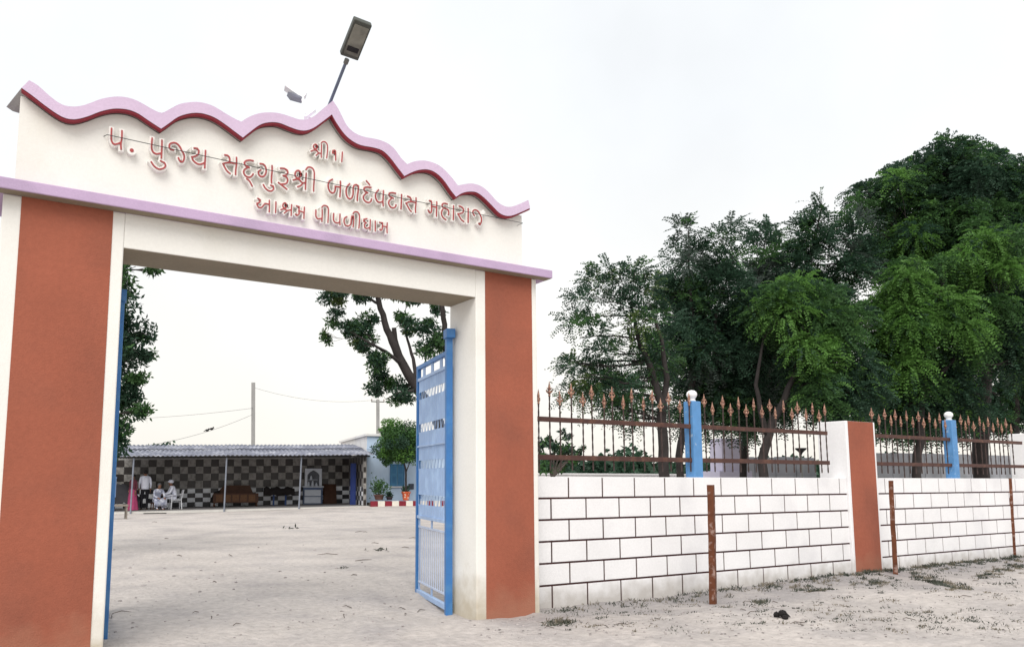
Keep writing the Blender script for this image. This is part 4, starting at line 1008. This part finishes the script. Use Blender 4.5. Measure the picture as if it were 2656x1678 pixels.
# lacy tree at the near end of the row
z = 17.0
make_tree('acacia_tree', 'lacy dark green tree with sparse layered boughs nearest the gateway behind the railing', 'tree',
  [([gp(1722, z), dep(1722, 1200, z), dep(1716, 1050, z), dep(1690, 960, z), dep(1655, 880, z), dep(1640, 800, z)], [.16, .15, .13, .09, .06, .03]),
   ([dep(1718, 1080, z), dep(1730, 980, z), dep(1715, 880, z), dep(1690, 800, z)], [.10, .08, .05, .02])],
  cl7([(420,760,130,55,0,None),(300,790,90,50,.6,None),(240,860,80,45,-.5,None),(520,800,90,60,.4,None),(160,950,75,30,.3,None),(270,1030,110,45,-.4,None),(380,900,90,40,.2,None),(480,960,90,60,-.3,None),(330,1120,110,45,.5,None),(190,1165,85,30,0,None),(440,1080,90,60,.3,None),(280,1230,110,35,-.6,None),(400,1300,130,45,-.2,None),(220,1310,90,25,.4,None),(560,1150,110,90,.5,None),(480,1400,110,40,0,None),(380,1390,80,35,.3,None),(600,960,80,70,.6,None),(350,700,60,25,.1,None),(470,720,70,30,.1,None)], z, 1120),
  dens=640, L=.40, ll=.085, lw=.017, npair=8, mats=(LF_D, LF_M, LF_Y), weights=(.62, .28, .10), group='trees behind the railing', droop=.35, sub_=2)
z = 20.0
make_tree('acacia_tree', 'dark feathery tree with two upright plumes rising above the railing', 'tree',
  [([gp(1760, z), dep(1762, 1180, z), dep(1790, 1040, z), dep(1800, 900, z), dep(1790, 760, z), dep(1785, 600, z)], [.13, .12, .11, .08, .05, .02]),
   ([dep(1795, 1000, z), dep(1850, 860, z), dep(1900, 660, z)], [.09, .06, .02])],
  cl7([(720,510,55,38,0,None),(700,580,75,40,.3,None),(720,660,90,45,-.3,None),(760,620,60,45,.3,None),(950,500,48,30,.2,None),(920,550,75,38,0,None),(900,620,80,45,.4,None),(960,665,60,35,-.3,None),(800,720,110,60,.2,None),(880,800,130,80,-.2,None),(740,860,110,90,.3,None),(660,820,90,70,.5,None),(830,950,150,110,.1,None),(700,1040,120,100,0,None),(860,1100,140,110,-.3,None),(720,1200,110,80,.4,None),(880,1260,140,90,.2,None),(1000,1180,120,120,.6,None),(980,980,110,90,.6,None),(760,1330,110,60,.3,None),(930,1370,140,60,.3,None),(820,1440,120,45,.2,None),(1010,1430,110,50,.3,None)], z, 760),
  dens=620, L=.46, ll=.10, lw=.020, npair=8, mats=(LF_D, LF_G, LF_M), weights=(.66, .14, .20), group='trees behind the railing', droop=.32, sub_=2)
z = 22.5
make_tree('acacia_tree', 'dark feathery tree with a tall pointed tip in the middle of the row', 'tree',
  [([gp(1925, z), dep(1930, 1150, z), dep(1985, 1000, z), dep(2040, 840, z), dep(2110, 640, z), dep(2130, 540, z)], [.14, .13, .11, .09, .05, .02]),
   ([dep(1932, 1130, z), dep(1900, 980, z), dep(1960, 760, z), dep(1985, 620, z)], [.10, .08, .05, .02])],
  cl7([(1120,500,45,22,0,None),(1110,545,80,32,.3,None),(1130,610,105,45,0,None),(1170,690,120,60,-.3,None),(1090,740,100,60,.3,None),(1390,365,38,22,0,None),(1395,420,55,35,.2,None),(1370,480,90,45,0,None),(1300,530,70,45,.3,None),(1400,570,110,55,-.3,None),(1330,640,110,65,.2,None),(1560,480,70,40,.2,None),(1540,560,90,55,.4,None),(1580,650,80,60,.2,None),(1480,700,130,70,0,None),(1270,800,150,90,.5,None),(1420,840,150,90,.7,None),(1080,900,120,100,.3,None),(1200,1000,150,110,.4,None),(1380,1000,150,100,1.0,None),(1120,1150,130,110,.4,None),(1250,1250,130,90,.4,None),(1100,1300,130,70,0,None),(1180,1370,110,50,.2,None),(1080,1390,110,50,.3,None)], z, 720),
  dens=560, L=.50, ll=.11, lw=.022, npair=8, mats=(LF_D, LF_G, LF_M), weights=(.66, .16, .18), group='trees behind the railing', droop=.30, sub_=2)
z = 18.5
make_tree('acacia_tree', 'mid green bushy tree in front of the dark plumes in the row', 'tree',
  [([gp(1984, z), dep(1975, 1200, z), dep(2005, 1090, z), dep(2060, 980, z), dep(2090, 880, z)], [.15, .14, .12, .08, .04]),
   ([dep(1990, 1130, z), dep(1960, 1000, z), dep(1980, 880, z)], [.09, .06, .03]),
   ([dep(2180, 1110, z+.5), dep(2125, 1080, z+.5), dep(2080, 1000, z), dep(2050, 900, z)], [.05, .09, .07, .03])],
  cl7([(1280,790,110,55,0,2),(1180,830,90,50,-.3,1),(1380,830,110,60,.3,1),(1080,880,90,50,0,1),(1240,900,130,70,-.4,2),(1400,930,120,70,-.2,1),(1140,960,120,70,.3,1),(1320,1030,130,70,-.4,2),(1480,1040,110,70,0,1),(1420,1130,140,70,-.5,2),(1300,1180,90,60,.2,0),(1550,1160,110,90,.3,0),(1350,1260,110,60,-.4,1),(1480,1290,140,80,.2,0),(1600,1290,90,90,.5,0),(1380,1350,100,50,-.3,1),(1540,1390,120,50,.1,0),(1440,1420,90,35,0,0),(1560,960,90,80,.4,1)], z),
  dens=820, L=.38, ll=.085, lw=.020, npair=8, mats=(LF_D, LF_M, LF_B), weights=(.3, .45, .25), group='trees behind the railing', droop=.5, sub_=3)
z = 24.0
make_tree('acacia_tree', 'tallest dark green tree at the far end of the row with a broad domed crown', 'tree',
  [([gp(2545, z), dep(2545, 1150, z), dep(2555, 1000, z), dep(2560, 850, z), dep(2540, 650, z), dep(2500, 450, z)], [.30, .28, .25, .20, .12, .04]),
   ([dep(2558, 960, z), dep(2450, 820, z), dep(2350, 640, z)], [.16, .12, .04]),
   ([dep(2558, 920, z), dep(2640, 780, z), dep(2700, 560, z)], [.16, .12, .04])],
  cl7([(2020,90,60,45,0,None),(1960,160,85,50,.4,None),(2100,150,100,60,-.4,None),(2220,190,100,65,.3,None),(1860,220,100,55,.2,None),(1780,300,95,65,-.3,None),(1980,270,140,80,.5,None),(2140,300,140,80,-.5,None),(2300,300,110,80,.4,None),(1620,330,80,45,.3,None),(1560,390,65,32,0,None),(1740,400,80,55,.2,None),(1880,400,140,80,.2,None),(2050,430,150,90,-.5,1),(2230,450,140,90,.3,None),(1700,540,120,80,.2,None),(1850,560,140,90,-.4,None),(2020,590,150,90,.2,None),(2200,600,140,90,-.4,1),(1660,660,110,80,.5,None),(1800,720,140,90,.2,None),(1990,760,160,100,.4,None),(2180,780,150,100,.2,None),(2340,640,110,110,.3,None),(2420,420,110,110,0,None),(2480,600,120,130,0,None),(2380,820,120,110,.4,None),(2520,850,130,140,0,None),(2400,230,90,70,.2,None)], z),
  dens=600, L=.50, ll=.10, lw=.026, npair=8, mats=(LF_D, LF_M, LF_B), weights=(.58, .36, .06), group='trees behind the railing', droop=.55, sub_=3)
z = 20.5
make_tree('acacia_tree', 'bright green tree hanging over the far railing under the tallest tree', 'tree',
  [([gp(2378, z), dep(2382, 1180, z), dep(2392, 1050, z), dep(2400, 930, z), dep(2420, 800, z)], [.15, .14, .11, .08, .04]),
   ([dep(2393, 1030, z), dep(2500, 900, z), dep(2590, 780, z)], [.09, .06, .03])],
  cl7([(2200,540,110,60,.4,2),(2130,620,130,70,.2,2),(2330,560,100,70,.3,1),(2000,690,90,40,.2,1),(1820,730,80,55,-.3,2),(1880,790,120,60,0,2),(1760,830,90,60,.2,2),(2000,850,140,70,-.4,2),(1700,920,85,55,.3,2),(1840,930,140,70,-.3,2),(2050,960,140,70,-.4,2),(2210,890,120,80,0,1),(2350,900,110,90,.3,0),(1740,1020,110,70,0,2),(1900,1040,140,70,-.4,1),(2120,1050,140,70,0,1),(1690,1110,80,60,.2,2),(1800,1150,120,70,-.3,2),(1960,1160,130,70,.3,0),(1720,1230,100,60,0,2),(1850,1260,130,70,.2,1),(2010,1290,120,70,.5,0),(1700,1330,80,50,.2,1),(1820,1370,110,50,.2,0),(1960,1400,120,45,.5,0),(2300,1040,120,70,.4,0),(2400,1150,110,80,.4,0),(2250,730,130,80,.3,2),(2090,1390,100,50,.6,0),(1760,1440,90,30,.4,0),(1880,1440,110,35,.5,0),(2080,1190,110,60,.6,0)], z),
  dens=860, L=.40, ll=.088, lw=.022, npair=8, mats=(LF_D, LF_M, LF_B), weights=(.3, .4, .3), group='trees behind the railing', droop=.6, sub_=3)
# deeper shade trees that close the gaps at the far end
z = 31.0
make_tree('acacia_tree', 'shadowy tree glimpsed between the trunks beyond the far railing', 'tree',
  [([gp(2640, z), dep(2635, 1100, z), dep(2630, 950, z)], [.2, .18, .1]), ([dep(2636, 1110, z), dep(2560, 1000, z)], [.1, .05])],
  cl7([(2330,1180,110,90,0,None),(2240,1300,100,60,0,None),(2380,1330,100,70,.5,None),(2120,1350,90,50,.5,None),(2340,1050,110,80,.5,None),(2200,1420,120,50,0,None),(2350,1430,110,50,.3,None),(2060,1480,120,40,0,None),(1900,1470,120,40,.4,None),(1740,1480,110,40,.4,None)], z),
  dens=330, L=.5, ll=.12, lw=.03, npair=7, mats=(LF_D, LF_M), weights=(.7, .3), group='trees behind the railing', sub_=2)

# yard trees seen through the gate
z = 15.0
make_tree('neem_tree', 'dark broad leaved tree just inside the gate behind the wide red pillar', 'tree',
  [([gp(215, z), dep(218, 1200, z), dep(225, 1000, z), dep(235, 800, z), dep(240, 640, z)], [.16, .15, .12, .08, .04])],
  [clump(u, v, z+d, a_*1.15, b_*1.25) for u, v, a_, b_, d in ((330,720,38,40,0),(300,650,60,40,.3),(310,790,42,40,-.3),(250,740,70,60,.4),(320,860,50,38,.2),(345,905,42,30,-.2),(385,930,26,16,.1),(300,960,70,40,.3),(355,985,36,22,0),(240,880,70,70,0),(330,1040,42,30,.2),(360,1065,26,18,0),(270,1060,60,50,.3),(318,1120,40,30,0),(300,1165,36,24,-.2),(240,1140,60,50,.3),(200,700,80,80,.5),(180,1000,80,90,.5),(365,870,24,14,.2),(395,700,22,10,.2))],
  kind='leaf', dens=7500, ll=.11, lw=.022, mats=(LF_D, LF_M), weights=(.72, .28), twigs=4)
z = 19.0
def D_(x, y): return x/.9063, y/.9063
make_tree('neem_tree', 'leaning tree with open forked limbs in the yard seen through the gate', 'tree',
  [([gp(1205, z), dep(1190, 1250, z), dep(1130, 1080, z), dep(1078, 1000, z), dep(1040, 935, z), dep(1010, 870, z), dep(988, 800, z), dep(965, 720, z), dep(950, 650, z)], [.22, .20, .18, .16, .145, .115, .09, .075, .045]),
   ([dep(1045, 945, z), dep(1000, 912, z-.4), dep(960, 890, z-.8), dep(925, 870, z-1)], [.07, .05, .035, .015]),
   ([dep(1066, 985, z), dep(1040, 930, z+.2), dep(1025, 880, z+.2), dep(1022, 850, z+.2)], [.10, .085, .08, .075]),
   ([dep(1080, 1000, z), dep(1072, 930, z+.3), dep(1056, 880, z+.5), dep(1050, 840, z+.5)], [.08, .055, .04, .03]),
   ([dep(985, 790, z), dep(935, 762, z-.3), dep(890, 752, z-.5)], [.05, .03, .015]),
   ([dep(1160, 1130, z), dep(1165, 950, z+.5), dep(1155, 860, z+.5), dep(1146, 790, z+.5), dep(1140, 720, z+.5)], [.13, .10, .09, .08, .06]),
   ([dep(1080, 1010, z), dep(1030, 1020, z-.4), dep(1000, 1035, z-.5)], [.06, .035, .012])],
  [clump(u, v, z+d, a_*1.2, b_*1.35) for u, v, a_, b_, d in ((850,770,34,15,-.3),(885,757,28,13,-.4),(930,765,30,14,-.2),(870,825,26,16,-.2),(905,850,34,24,-.5),(945,865,36,24,-.3),(960,825,24,18,0),(930,895,24,18,-.4),(845,872,14,16,0),(985,930,36,24,-.2),(1005,985,34,24,.2),(975,1010,22,16,0),(1035,1025,36,14,-.3),(1060,845,30,18,.3),(1050,820,26,12,.4),(1115,850,32,18,.5),(1135,880,30,20,.5),(1105,905,28,20,.4),(1000,760,34,16,.2),(1060,770,30,16,.5),(1110,745,34,22,.6),(1040,1000,26,18,.2),(1130,800,20,14,.6))],
  kind='leaf', dens=7000, ll=.115, lw=.022, mats=(LF_D, LF_Y, LF_M), weights=(.5, .2, .3), bark=BARK, twigs=3)
# round clipped tree by the house
tb = bedp(1053, 1290, -.0); zt_ = float((tb-CAMP)@Fv)
rt = [clump(u, v, zt_+d, a_, b_) for u, v, a_, b_, d in ((1025,1150,44,44,0),(1000,1165,28,30,-.2),(1055,1140,32,36,.2),(1020,1115,34,24,.1),(1050,1180,28,24,0),(1010,1185,26,22,-.2),(1070,1160,26,34,.2),(1030,1150,30,34,-.5))]
make_tree('clipped_tree', 'round clipped green tree standing in the planting bed by the house', 'tree',
  [([tb+np.array([0, 0, -.1]), dep(1053, 1250, zt_), dep(1052, 1215, zt_), dep(1040, 1165, zt_)], [.07, .06, .055, .03]), ([dep(1053, 1225, zt_), dep(1062, 1200, zt_), dep(1066, 1170, zt_)], [.04, .03, .02])],
  rt, kind='leaf', dens=9000, ll=.10, lw=.032, mats=(LF_M, LF_B, LF_D), weights=(.5, .3, .2), twigs=2, shell=.8, sub_=5)
# potted plants on the bed
def pot_plant(u, v, label, potm, r, h, bush, nm='potted_plant'):
    p = bedp(u, v, .05); e = empty(nm, tuple(p)); tag(e, label, 'plant')
    MB().lathe([(r*.7, 0), (r*.95, h*.8), (r*1.1, h*.82), (r*1.1, h), (r*.9, h), (r*.85, h*.9)], n=14).build('pot', potm, e, smooth=False)
    P = rng.normal(size=(420 if bush > .2 else 120, 3))*np.array([bush, bush, bush*.9])*.55+np.array([0, 0, h+bush*.95]); V, F = leaves(P, .16, .03)
    npmesh('foliage', V, F, LF_M if bush > .2 else LF_D, e)
    mb = MB()
    for k in range(6): mb.tube([(0, 0, h*.8), (rnd.uniform(-.5, .5)*bush, rnd.uniform(-.5, .5)*bush, h+bush)], [.015, .006], 5)
    mb.build('stem', BARKG, e)
TERR = mat('terracotta', (.12, .06, .05), .8, .2, 8); ORNG = mat('orange_pot', (.55, .10, .035), .6, .15, 6, col2=(.7, .6, .5), c2scale=9, c2lo=.55, c2hi=.6)
pot_plant(983, 1296, 'bushy green plant in a dark clay pot on the planting bed', TERR, .24, .24, .36)
pot_plant(1053, 1297, 'small plant in an orange and white pot on the planting bed', ORNG, .20, .40, .12)
pot_plant(1010, 1296, 'low plant in a dark squat pot between the other pots', mat('dark_pot', (.05, .04, .05), .7, .2, 8), .16, .14, .10)

# ------------------------------------------------------------------ utility poles and wires
def util_pole(u, vt, z, r, label, arm):
    b = gp(u, z); t = dep(u-1, vt, z); e = empty('utility_pole', tuple(b)); tag(e, label, 'pole', 'utility poles beyond the yard'); inv = Matrix.Translation(-e.location)
    def P(mb, n, m):
        o = mb.build(n, m); o.parent = e; o.matrix_parent_inverse = inv; return o
    P(MB().bar(b, t, r*1.7, r*1.3), 'shaft', CONC)
    if arm:
        d = np.array([math.cos(SAZ), math.sin(SAZ), 0]); a = t+np.array([0, 0, -.15])
        P(MB().bar(a-d*.45, a+d*.45, .07, .07), 'cross_arm', GREYM)
        for k in (-.42, 0, .42): P(MB().lathe([(.02, 0), (.05, .05), (.03, .08), (.05, .12), (.02, .16)], tuple(a+d*k+np.array([0, 0, .03])), 8), 'insulator', mat('porcelain', (.3, .25, .22), .4, .1, 5))
    return t
pa = util_pole(658, 992, 48, .12, 'grey concrete utility pole rising behind the shed roof', False)
pb = util_pole(981, 1036, 52, .11, 'grey utility pole with cross arm beside the clipped tree', True)
WIRE = mat('wire', (.10, .10, .11), .5, .1, 5)
def wire(a, b, sag, label, r=.010):
    a, b = np.array(a), np.array(b); o = MB().tube([a*(1-t)+b*t-np.array([0, 0, sag*4*t*(1-t)]) for t in np.linspace(0, 1, 24)], r, 5).build('overhead_wire', WIRE); tag(o, label, 'wire', 'overhead wires')
wire(pa+np.array([0, 0, -2.0]), dep(300, 1165, 40), .35, 'overhead wire dropping from the concrete pole over the shed roof')
wire(pa+np.array([0, 0, -1.6]), dep(150, 1085, 60), .3, 'thin overhead wire leaving the concrete pole level with its upper half')
wire(pa+np.array([0, 0, -.3]), pb+np.array([0, 0, .0]), .45, 'overhead wire strung between the two utility poles', .008)
for q, (u, v) in enumerate(((526, 1133), (537, 1128))):
    t_ = (.37, .335)[q]; p = (pa+np.array([0, 0, -2.0]))*(1-t_)+dep(300, 1165, 40)*t_+np.array([0, 0, -.35*4*t_*(1-t_)+.08]); bo = MB().ball((0, 0, 0), .09, 10, 0, (.8, 1.5, .8)).ball((0, -.13, .07), .05, 8).tube([(0, .1, 0), (0, .26, -.06)], [.035, .015], 5).tube([(0, -.17, .07), (0, -.22, .06)], [.015, .003], 5).build('perched_bird', BLACKM, smooth=True)
    bo.location = p; bo.rotation_euler = (0, 0, .6); tag(bo, ('small dark bird perched lower down the dropping overhead wire', 'small dark bird perched higher up the dropping overhead wire')[q], 'bird', 'birds on the wire')

# ------------------------------------------------------------------ compound beyond the railing
def wall_seg(name, u0, u1, z0, z1, ztop, m, label, panel=None, cat='wall'):
    a, b = dep(u0, 1240, z0), dep(u1, 1240, z1); d = np.array([b[0]-a[0], b[1]-a[1]]); L = math.hypot(*d); an = math.atan2(d[1], d[0])
    e = empty(name, (a[0], a[1], 0), (0, 0, an)); tag(e, label, cat)
    if panel is None: MB().box(0, L, 0, .2, -.3, ztop).build('wall_body', m, e, bevel=.01); MB().box(-.03, L+.03, -.03, .23, ztop+.001, ztop+.06).build('wall_coping', m, e, bevel=.008)
    else:
        n = max(1, round(L/panel)); p = L/n
        for k in range(n): MB().box(k*p+.012, (k+1)*p-.012, .02, .10, -.2, ztop+rnd.uniform(-.02, .02)).build('panel', m, e, bevel=.008)
        for k in range(n+1): MB().box(k*p-.05, k*p+.05, .101, .2, -.3, ztop-.05).build('post', m, e)
    return e
wall_seg('inner_wall', 1230, 1800, 24, 28, 1.62, WHITE2, 'long low white wall behind the bush inside the compound')
GPAN = mat('grey_panel', (.36, .37, .40), .95, .14, 2, .3, 40, fine=.05, col2=(.28, .29, .31), c2scale=1.2)
wall_seg('panel_wall', 1905, 2120, 27, 28, 2.28, GPAN, 'grey precast panel wall behind the leaning trunks', 1.0)
wall_seg('panel_wall', 2230, 2800, 26, 31, 2.42, GPAN, 'grey precast panel wall beyond the far railing', .85)
z = 25.0
c = dep(1887, 1240, z); k = z/FPX; e = empty('shrine_pillar', (c[0], c[1], 0), (0, 0, -yaw*.6)); tag(e, 'pale lilac stepped memorial pillar among the trunks behind the railing', 'memorial')
LIL = mat('lilac_wash', (.60, .57, .70), .9, .08, 2, .2, 40)
hw = 31*k
MB().box(-hw*1.5, hw*1.5, -.5, .5, -.2, 1.5+20*k).build('plinth', LIL, e, bevel=.015)
MB().box(-hw, hw, -.36, .36, 1.5+20*k+.001, 1.5+98*k).build('shaft', LIL, e, bevel=.015)
MB().box(-hw*1.1, hw*1.1, -.4, .4, 1.5+98*k+.001, 1.5+104*k).build('cap', LIL, e, bevel=.01)
z = 19.0; c = dep(2081, 1240, z); k = z/FPX; e = empty('bowl_lamp', (c[0], c[1], 0)); tag(e, 'black bowl shaped garden light on a thin pale stem', 'lamp')
zt = 1.5+80*k
MB().tube([(0, 0, -.1), (0, 0, zt-.10)], .014, 8).build('stem', GREYM, e)
MB().lathe([(.02, -.16), (.035, -.12), (.07, -.08), (.125, -.03), (.135, 0), (.12, .005), (.02, -.01)], (0, 0, zt), 18).build('bowl', BLACKM, e, smooth=True)
# bush with several stems
z = 15.5
b0 = gp(1433, z)
make_tree('leafy_shrub', 'airy shrub with forked stems beside the gateway behind the railing', 'shrub',
  [([b0, dep(1433, 1250, z), dep(1433, 1232, z)], [.07, .06, .055])]+[([dep(1433, 1238, z), dep((1433+u)/2, (1236+v)/2-6, z), dep(u, v, z)], [.04, .025, .012]) for u, v in ((1405, 1180), (1425, 1150), (1440, 1140), (1458, 1170), (1480, 1165), (1500, 1180), (1415, 1200), (1470, 1195))],
  [clump(u, v, z+d, a_, b_) for u, v, a_, b_, d in ((1420,1140,16,14,0),(1402,1150,14,12,.2),(1440,1160,18,14,-.2),(1400,1180,16,14,0),(1425,1185,20,14,.2),(1455,1172,18,14,.1),(1470,1135,12,10,0),(1460,1122,7,7,0),(1478,1165,16,12,-.1),(1500,1172,14,12,.1),(1512,1160,8,8,0),(1450,1195,26,14,.2),(1490,1190,20,12,0),(1410,1205,24,14,-.2),(1440,1215,30,14,.1))],
  kind='leaf', dens=7000, ll=.10, lw=.026, mats=(LF_M, LF_D, LF_G), weights=(.4, .4, .2), twigs=2, bark=BARKG)
# distant scrub, one dark mass on the horizon
Ps = []
for k in range(260):
    u = rng.uniform(1180, 2700); zz = rng.uniform(58, 80); h = 3.0+1.2*vnoise(np.array([u/60.]), np.array([3.3]))[0]+rng.uniform(-.2, .4)
    if 1575 < u < 1605 or 1628 < u < 1656: h += 1.0
    c = dep(u, 1240, zz); n = 150
    q = unit(rng.normal(size=(n, 3)))*rng.uniform(.5, 1, (n, 1)); Ps.append(np.array([c[0], c[1], h*.55])+q*np.array([1.3, 1.3, h*.5]))
V, F = leaves(np.concatenate(Ps), .5, .2)
o = npmesh('distant_scrub', V, F, [LF_D]); tag(o, 'dark green belt of distant scrub along the horizon', 'scrub', kind='stuff')
Ps = []
for k in range(9):
    c = dep(rng.uniform(395, 440), 1240, 70); Ps.append(np.array([c[0], c[1], rng.uniform(3.2, 4.2)])+rng.normal(size=(60, 3))*np.array([.4, .4, .3]))
cc = dep(418, 1240, 70); P = np.concatenate(Ps); V, F = leaves(P, .4, .14)
e = empty('distant_tree', (cc[0], cc[1], 0)); tag(e, 'small far tree top showing just above the shed roof', 'tree')
o = npmesh('crown', V-np.array([cc[0], cc[1], 0]), F, [LF_D], e); MB().tube([(0, 0, -.1), (.1, 0, 2), (0, .1, 3.8)], [.12, .09, .04], 7).build('trunk', BARK, e)

# ------------------------------------------------------------------ ground litter
def grass(name, spots, label, mats, wts):
    Vs = []; Ms = []
    for (x, y, r, n, hh) in spots:
        a = rng.uniform(0, 6.283, n); rr = r*np.sqrt(rng.random(n)); px_, py_ = x+rr*np.cos(a)*1.6, y+rr*np.sin(a)
        P = np.stack([px_, py_, gz(px_, py_)-.004], 1); d = rng.normal(size=(n, 3))*.55+np.array([0, 0, 1.0]); d = unit(d)
        h = (hh*rng.uniform(.5, 1.3, n))[:, None]; s = unit(np.cross(d, rng.normal(size=(n, 3))))*.0045
        b = P+d*h*.55; tpt = P+d*h+np.stack([rng.normal(size=n)*.3, rng.normal(size=n)*.3, -np.abs(rng.normal(size=n))*.25], 1)*h
        Vs.append(np.stack([P-s, P+s, b+s*.8, b-s*.8], 1)); Vs.append(np.stack([b-s*.8, b+s*.8, tpt, tpt+s*.1], 1)); m = rng.choice(len(mats), 1, p=wts)[0]
        Ms.append(np.full(n*2, m))
    V = np.concatenate(Vs).reshape(-1, 3); o = npmesh(name, V, np.arange(len(V)).reshape(-1, 4), mats, None, np.concatenate(Ms)); tag(o, label, 'grass', kind='stuff'); return o
DRY = leafmat('dry_grass', (.20, .175, .13), .3, .4); GGR = leafmat('grey_grass', (.085, .095, .075), .3, .4); DGR = leafmat('dark_grass', (.030, .040, .026), .3, .4)
sp = []
for k in range(420):                     # tufts along the foot of the wall
    x = rng.uniform(3.9, 17); y = YW-.03-abs(rng.normal())*.22; w_ = .25+.75*sstep((x-5)/6)
    sp.append((x, y, rng.uniform(.02, .07), int(rng.integers(6, 22)*w_)+3, rng.uniform(.03, .085)))
for k in range(900):                     # patches on the open ground to the right
    u = rng.uniform(1420, 2656); v = 1470+170*rng.random()**1.5; p = onZ(u, v)
    if p[1] > .1: continue
    if rng.random() > .25+.75*float(vnoise(np.array([p[0]*.8]), np.array([p[1]*1.4]))[0]+.4): continue
    sp.append((p[0], p[1], rng.uniform(.02, .12), int(rng.integers(6, 26)), rng.uniform(.012, .045)))
for u, v, n in ((2420, 1508, 40), (2450, 1515, 40), (2490, 1525, 44), (2380, 1495, 30), (2560, 1490, 36), (2610, 1480, 40), (2640, 1470, 40), (2280, 1512, 24), (2260, 1508, 20), (2130, 1530, 28), (2080, 1525, 26), (1970, 1555, 24), (1440, 1612, 22), (1460, 1606, 20)):
    for j in range(9):
        p = onZ(u+rng.normal()*14, v+rng.normal()*4)
        if p[1] < .12: sp.append((p[0], p[1], .06, n, rng.uniform(.03, .07)))
grass('dry_grass', sp, 'short dry grey green grass along the foot of the wall', [DRY, GGR, DGR], [.35, .42, .23])
# stones, clods, twigs
def lumps(name, pts, label, m, flat=.6):
    mb = MB(); 
    for x, y, r in pts:
        n0 = len(mb.v); mb.ball((0, 0, 0), 1, 7)
        for i in range(n0, len(mb.v)):
            q = mb.v[i]; j = .75+.5*rnd.random(); mb.v[i] = (x+q[0]*r*j*1.2, y+q[1]*r*j, float(gz(x, y))+r*.15+q[2]*r*flat*j)
    o = mb.build(name, m); tag(o, label, 'stones', kind='stuff'); return o
pts = []
for k in range(1500):
    u = rng.uniform(240, 2656) if k % 3 == 0 else rng.uniform(1250, 2656); v = 1400+260*rng.random()**.8; p = onZ(u, v)
    if -.15 < p[1] < .75 and (p[0] < OL or p[0] > OR_-.1): continue
    pts.append((p[0], p[1], rng.uniform(.004, .016)*(1 if p[1] < 3 else 1.6)))
lumps('pebbles', pts, 'pale pebbles and crumbs of earth scattered over the sand', mat('pebble', (.34, .31, .30), .95, .3, 20, island=.35))
mb = MB()
for k in range(70):
    u = rng.uniform(270, 2600); v = 1345+290*rng.random(); p = onZ(u, v)
    if -.2 < p[1] < .8 and (p[0] < OL or p[0] > OR_-.1): continue
    a = rng.uniform(0, 3.14); L = rng.uniform(.05, .22)*(1 if p[1] < 2 else 2.0); q = p+np.array([math.cos(a)*L, math.sin(a)*L*.6, 0]); m_ = (p+q)/2+np.array([0, .03, .0])
    z_ = lambda t: float(gz(t[0], t[1]))+.008
    mb.tube([(p[0], p[1], z_(p)), (m_[0], m_[1], z_(m_)+.012), (q[0], q[1], z_(q))], [.004, .005, .002] if p[1] < 2 else [.006, .008, .003], 5)
o = mb.build('twig_litter', mat('twig', (.12, .10, .085), .95, .3, 8)); tag(o, 'dark twigs and straw strewn over the sand', 'litter', kind='stuff')
p = onZ(1842/.9063, 1452/.9063); mb = MB()
for k in range(7):
    n0 = len(mb.v); mb.ball((0, 0, 0), .035, 8)
    ox_, oy_, oz_ = rnd.uniform(-.07, .07), rnd.uniform(-.05, .05), rnd.uniform(.0, .05)
    for i in range(n0, len(mb.v)): mb.v[i] = (mb.v[i][0]*rnd.uniform(.8, 1.3)+ox_, mb.v[i][1]*rnd.uniform(.8, 1.3)+oy_, mb.v[i][2]*rnd.uniform(.7, 1.1)+oz_)
o = mb.build('dung_clod', mat('black_clod', (.015, .013, .013), .95, .3, 20)); o.location = (p[0], p[1], float(gz(p[0], p[1]))); tag(o, 'black lumpy clod lying alone on the open sand', 'clod')
for u, v, s, lb in ((890, 1472, .06, 'small dark clump of leaves lying in the middle of the gate opening'), (985, 1428, .10, 'small dark fallen sprig on the sand near the free end of the gate leaf'), (755, 1372, .16, 'dry upright weed sprig in the yard before the shed')):
    p = onZ(u, v); n = 26; P = np.array([p[0], p[1], 0])+rng.normal(size=(n, 3))*np.array([s, s*.8, 0]); P[:, 2] = gz(P[:, 0], P[:, 1])+.01
    V, F = leaves(P, s*.9, s*.14); o = npmesh('fallen_sprig', V, F, [DGR]); tag(o, lb, 'sprig', 'fallen sprigs in the yard')
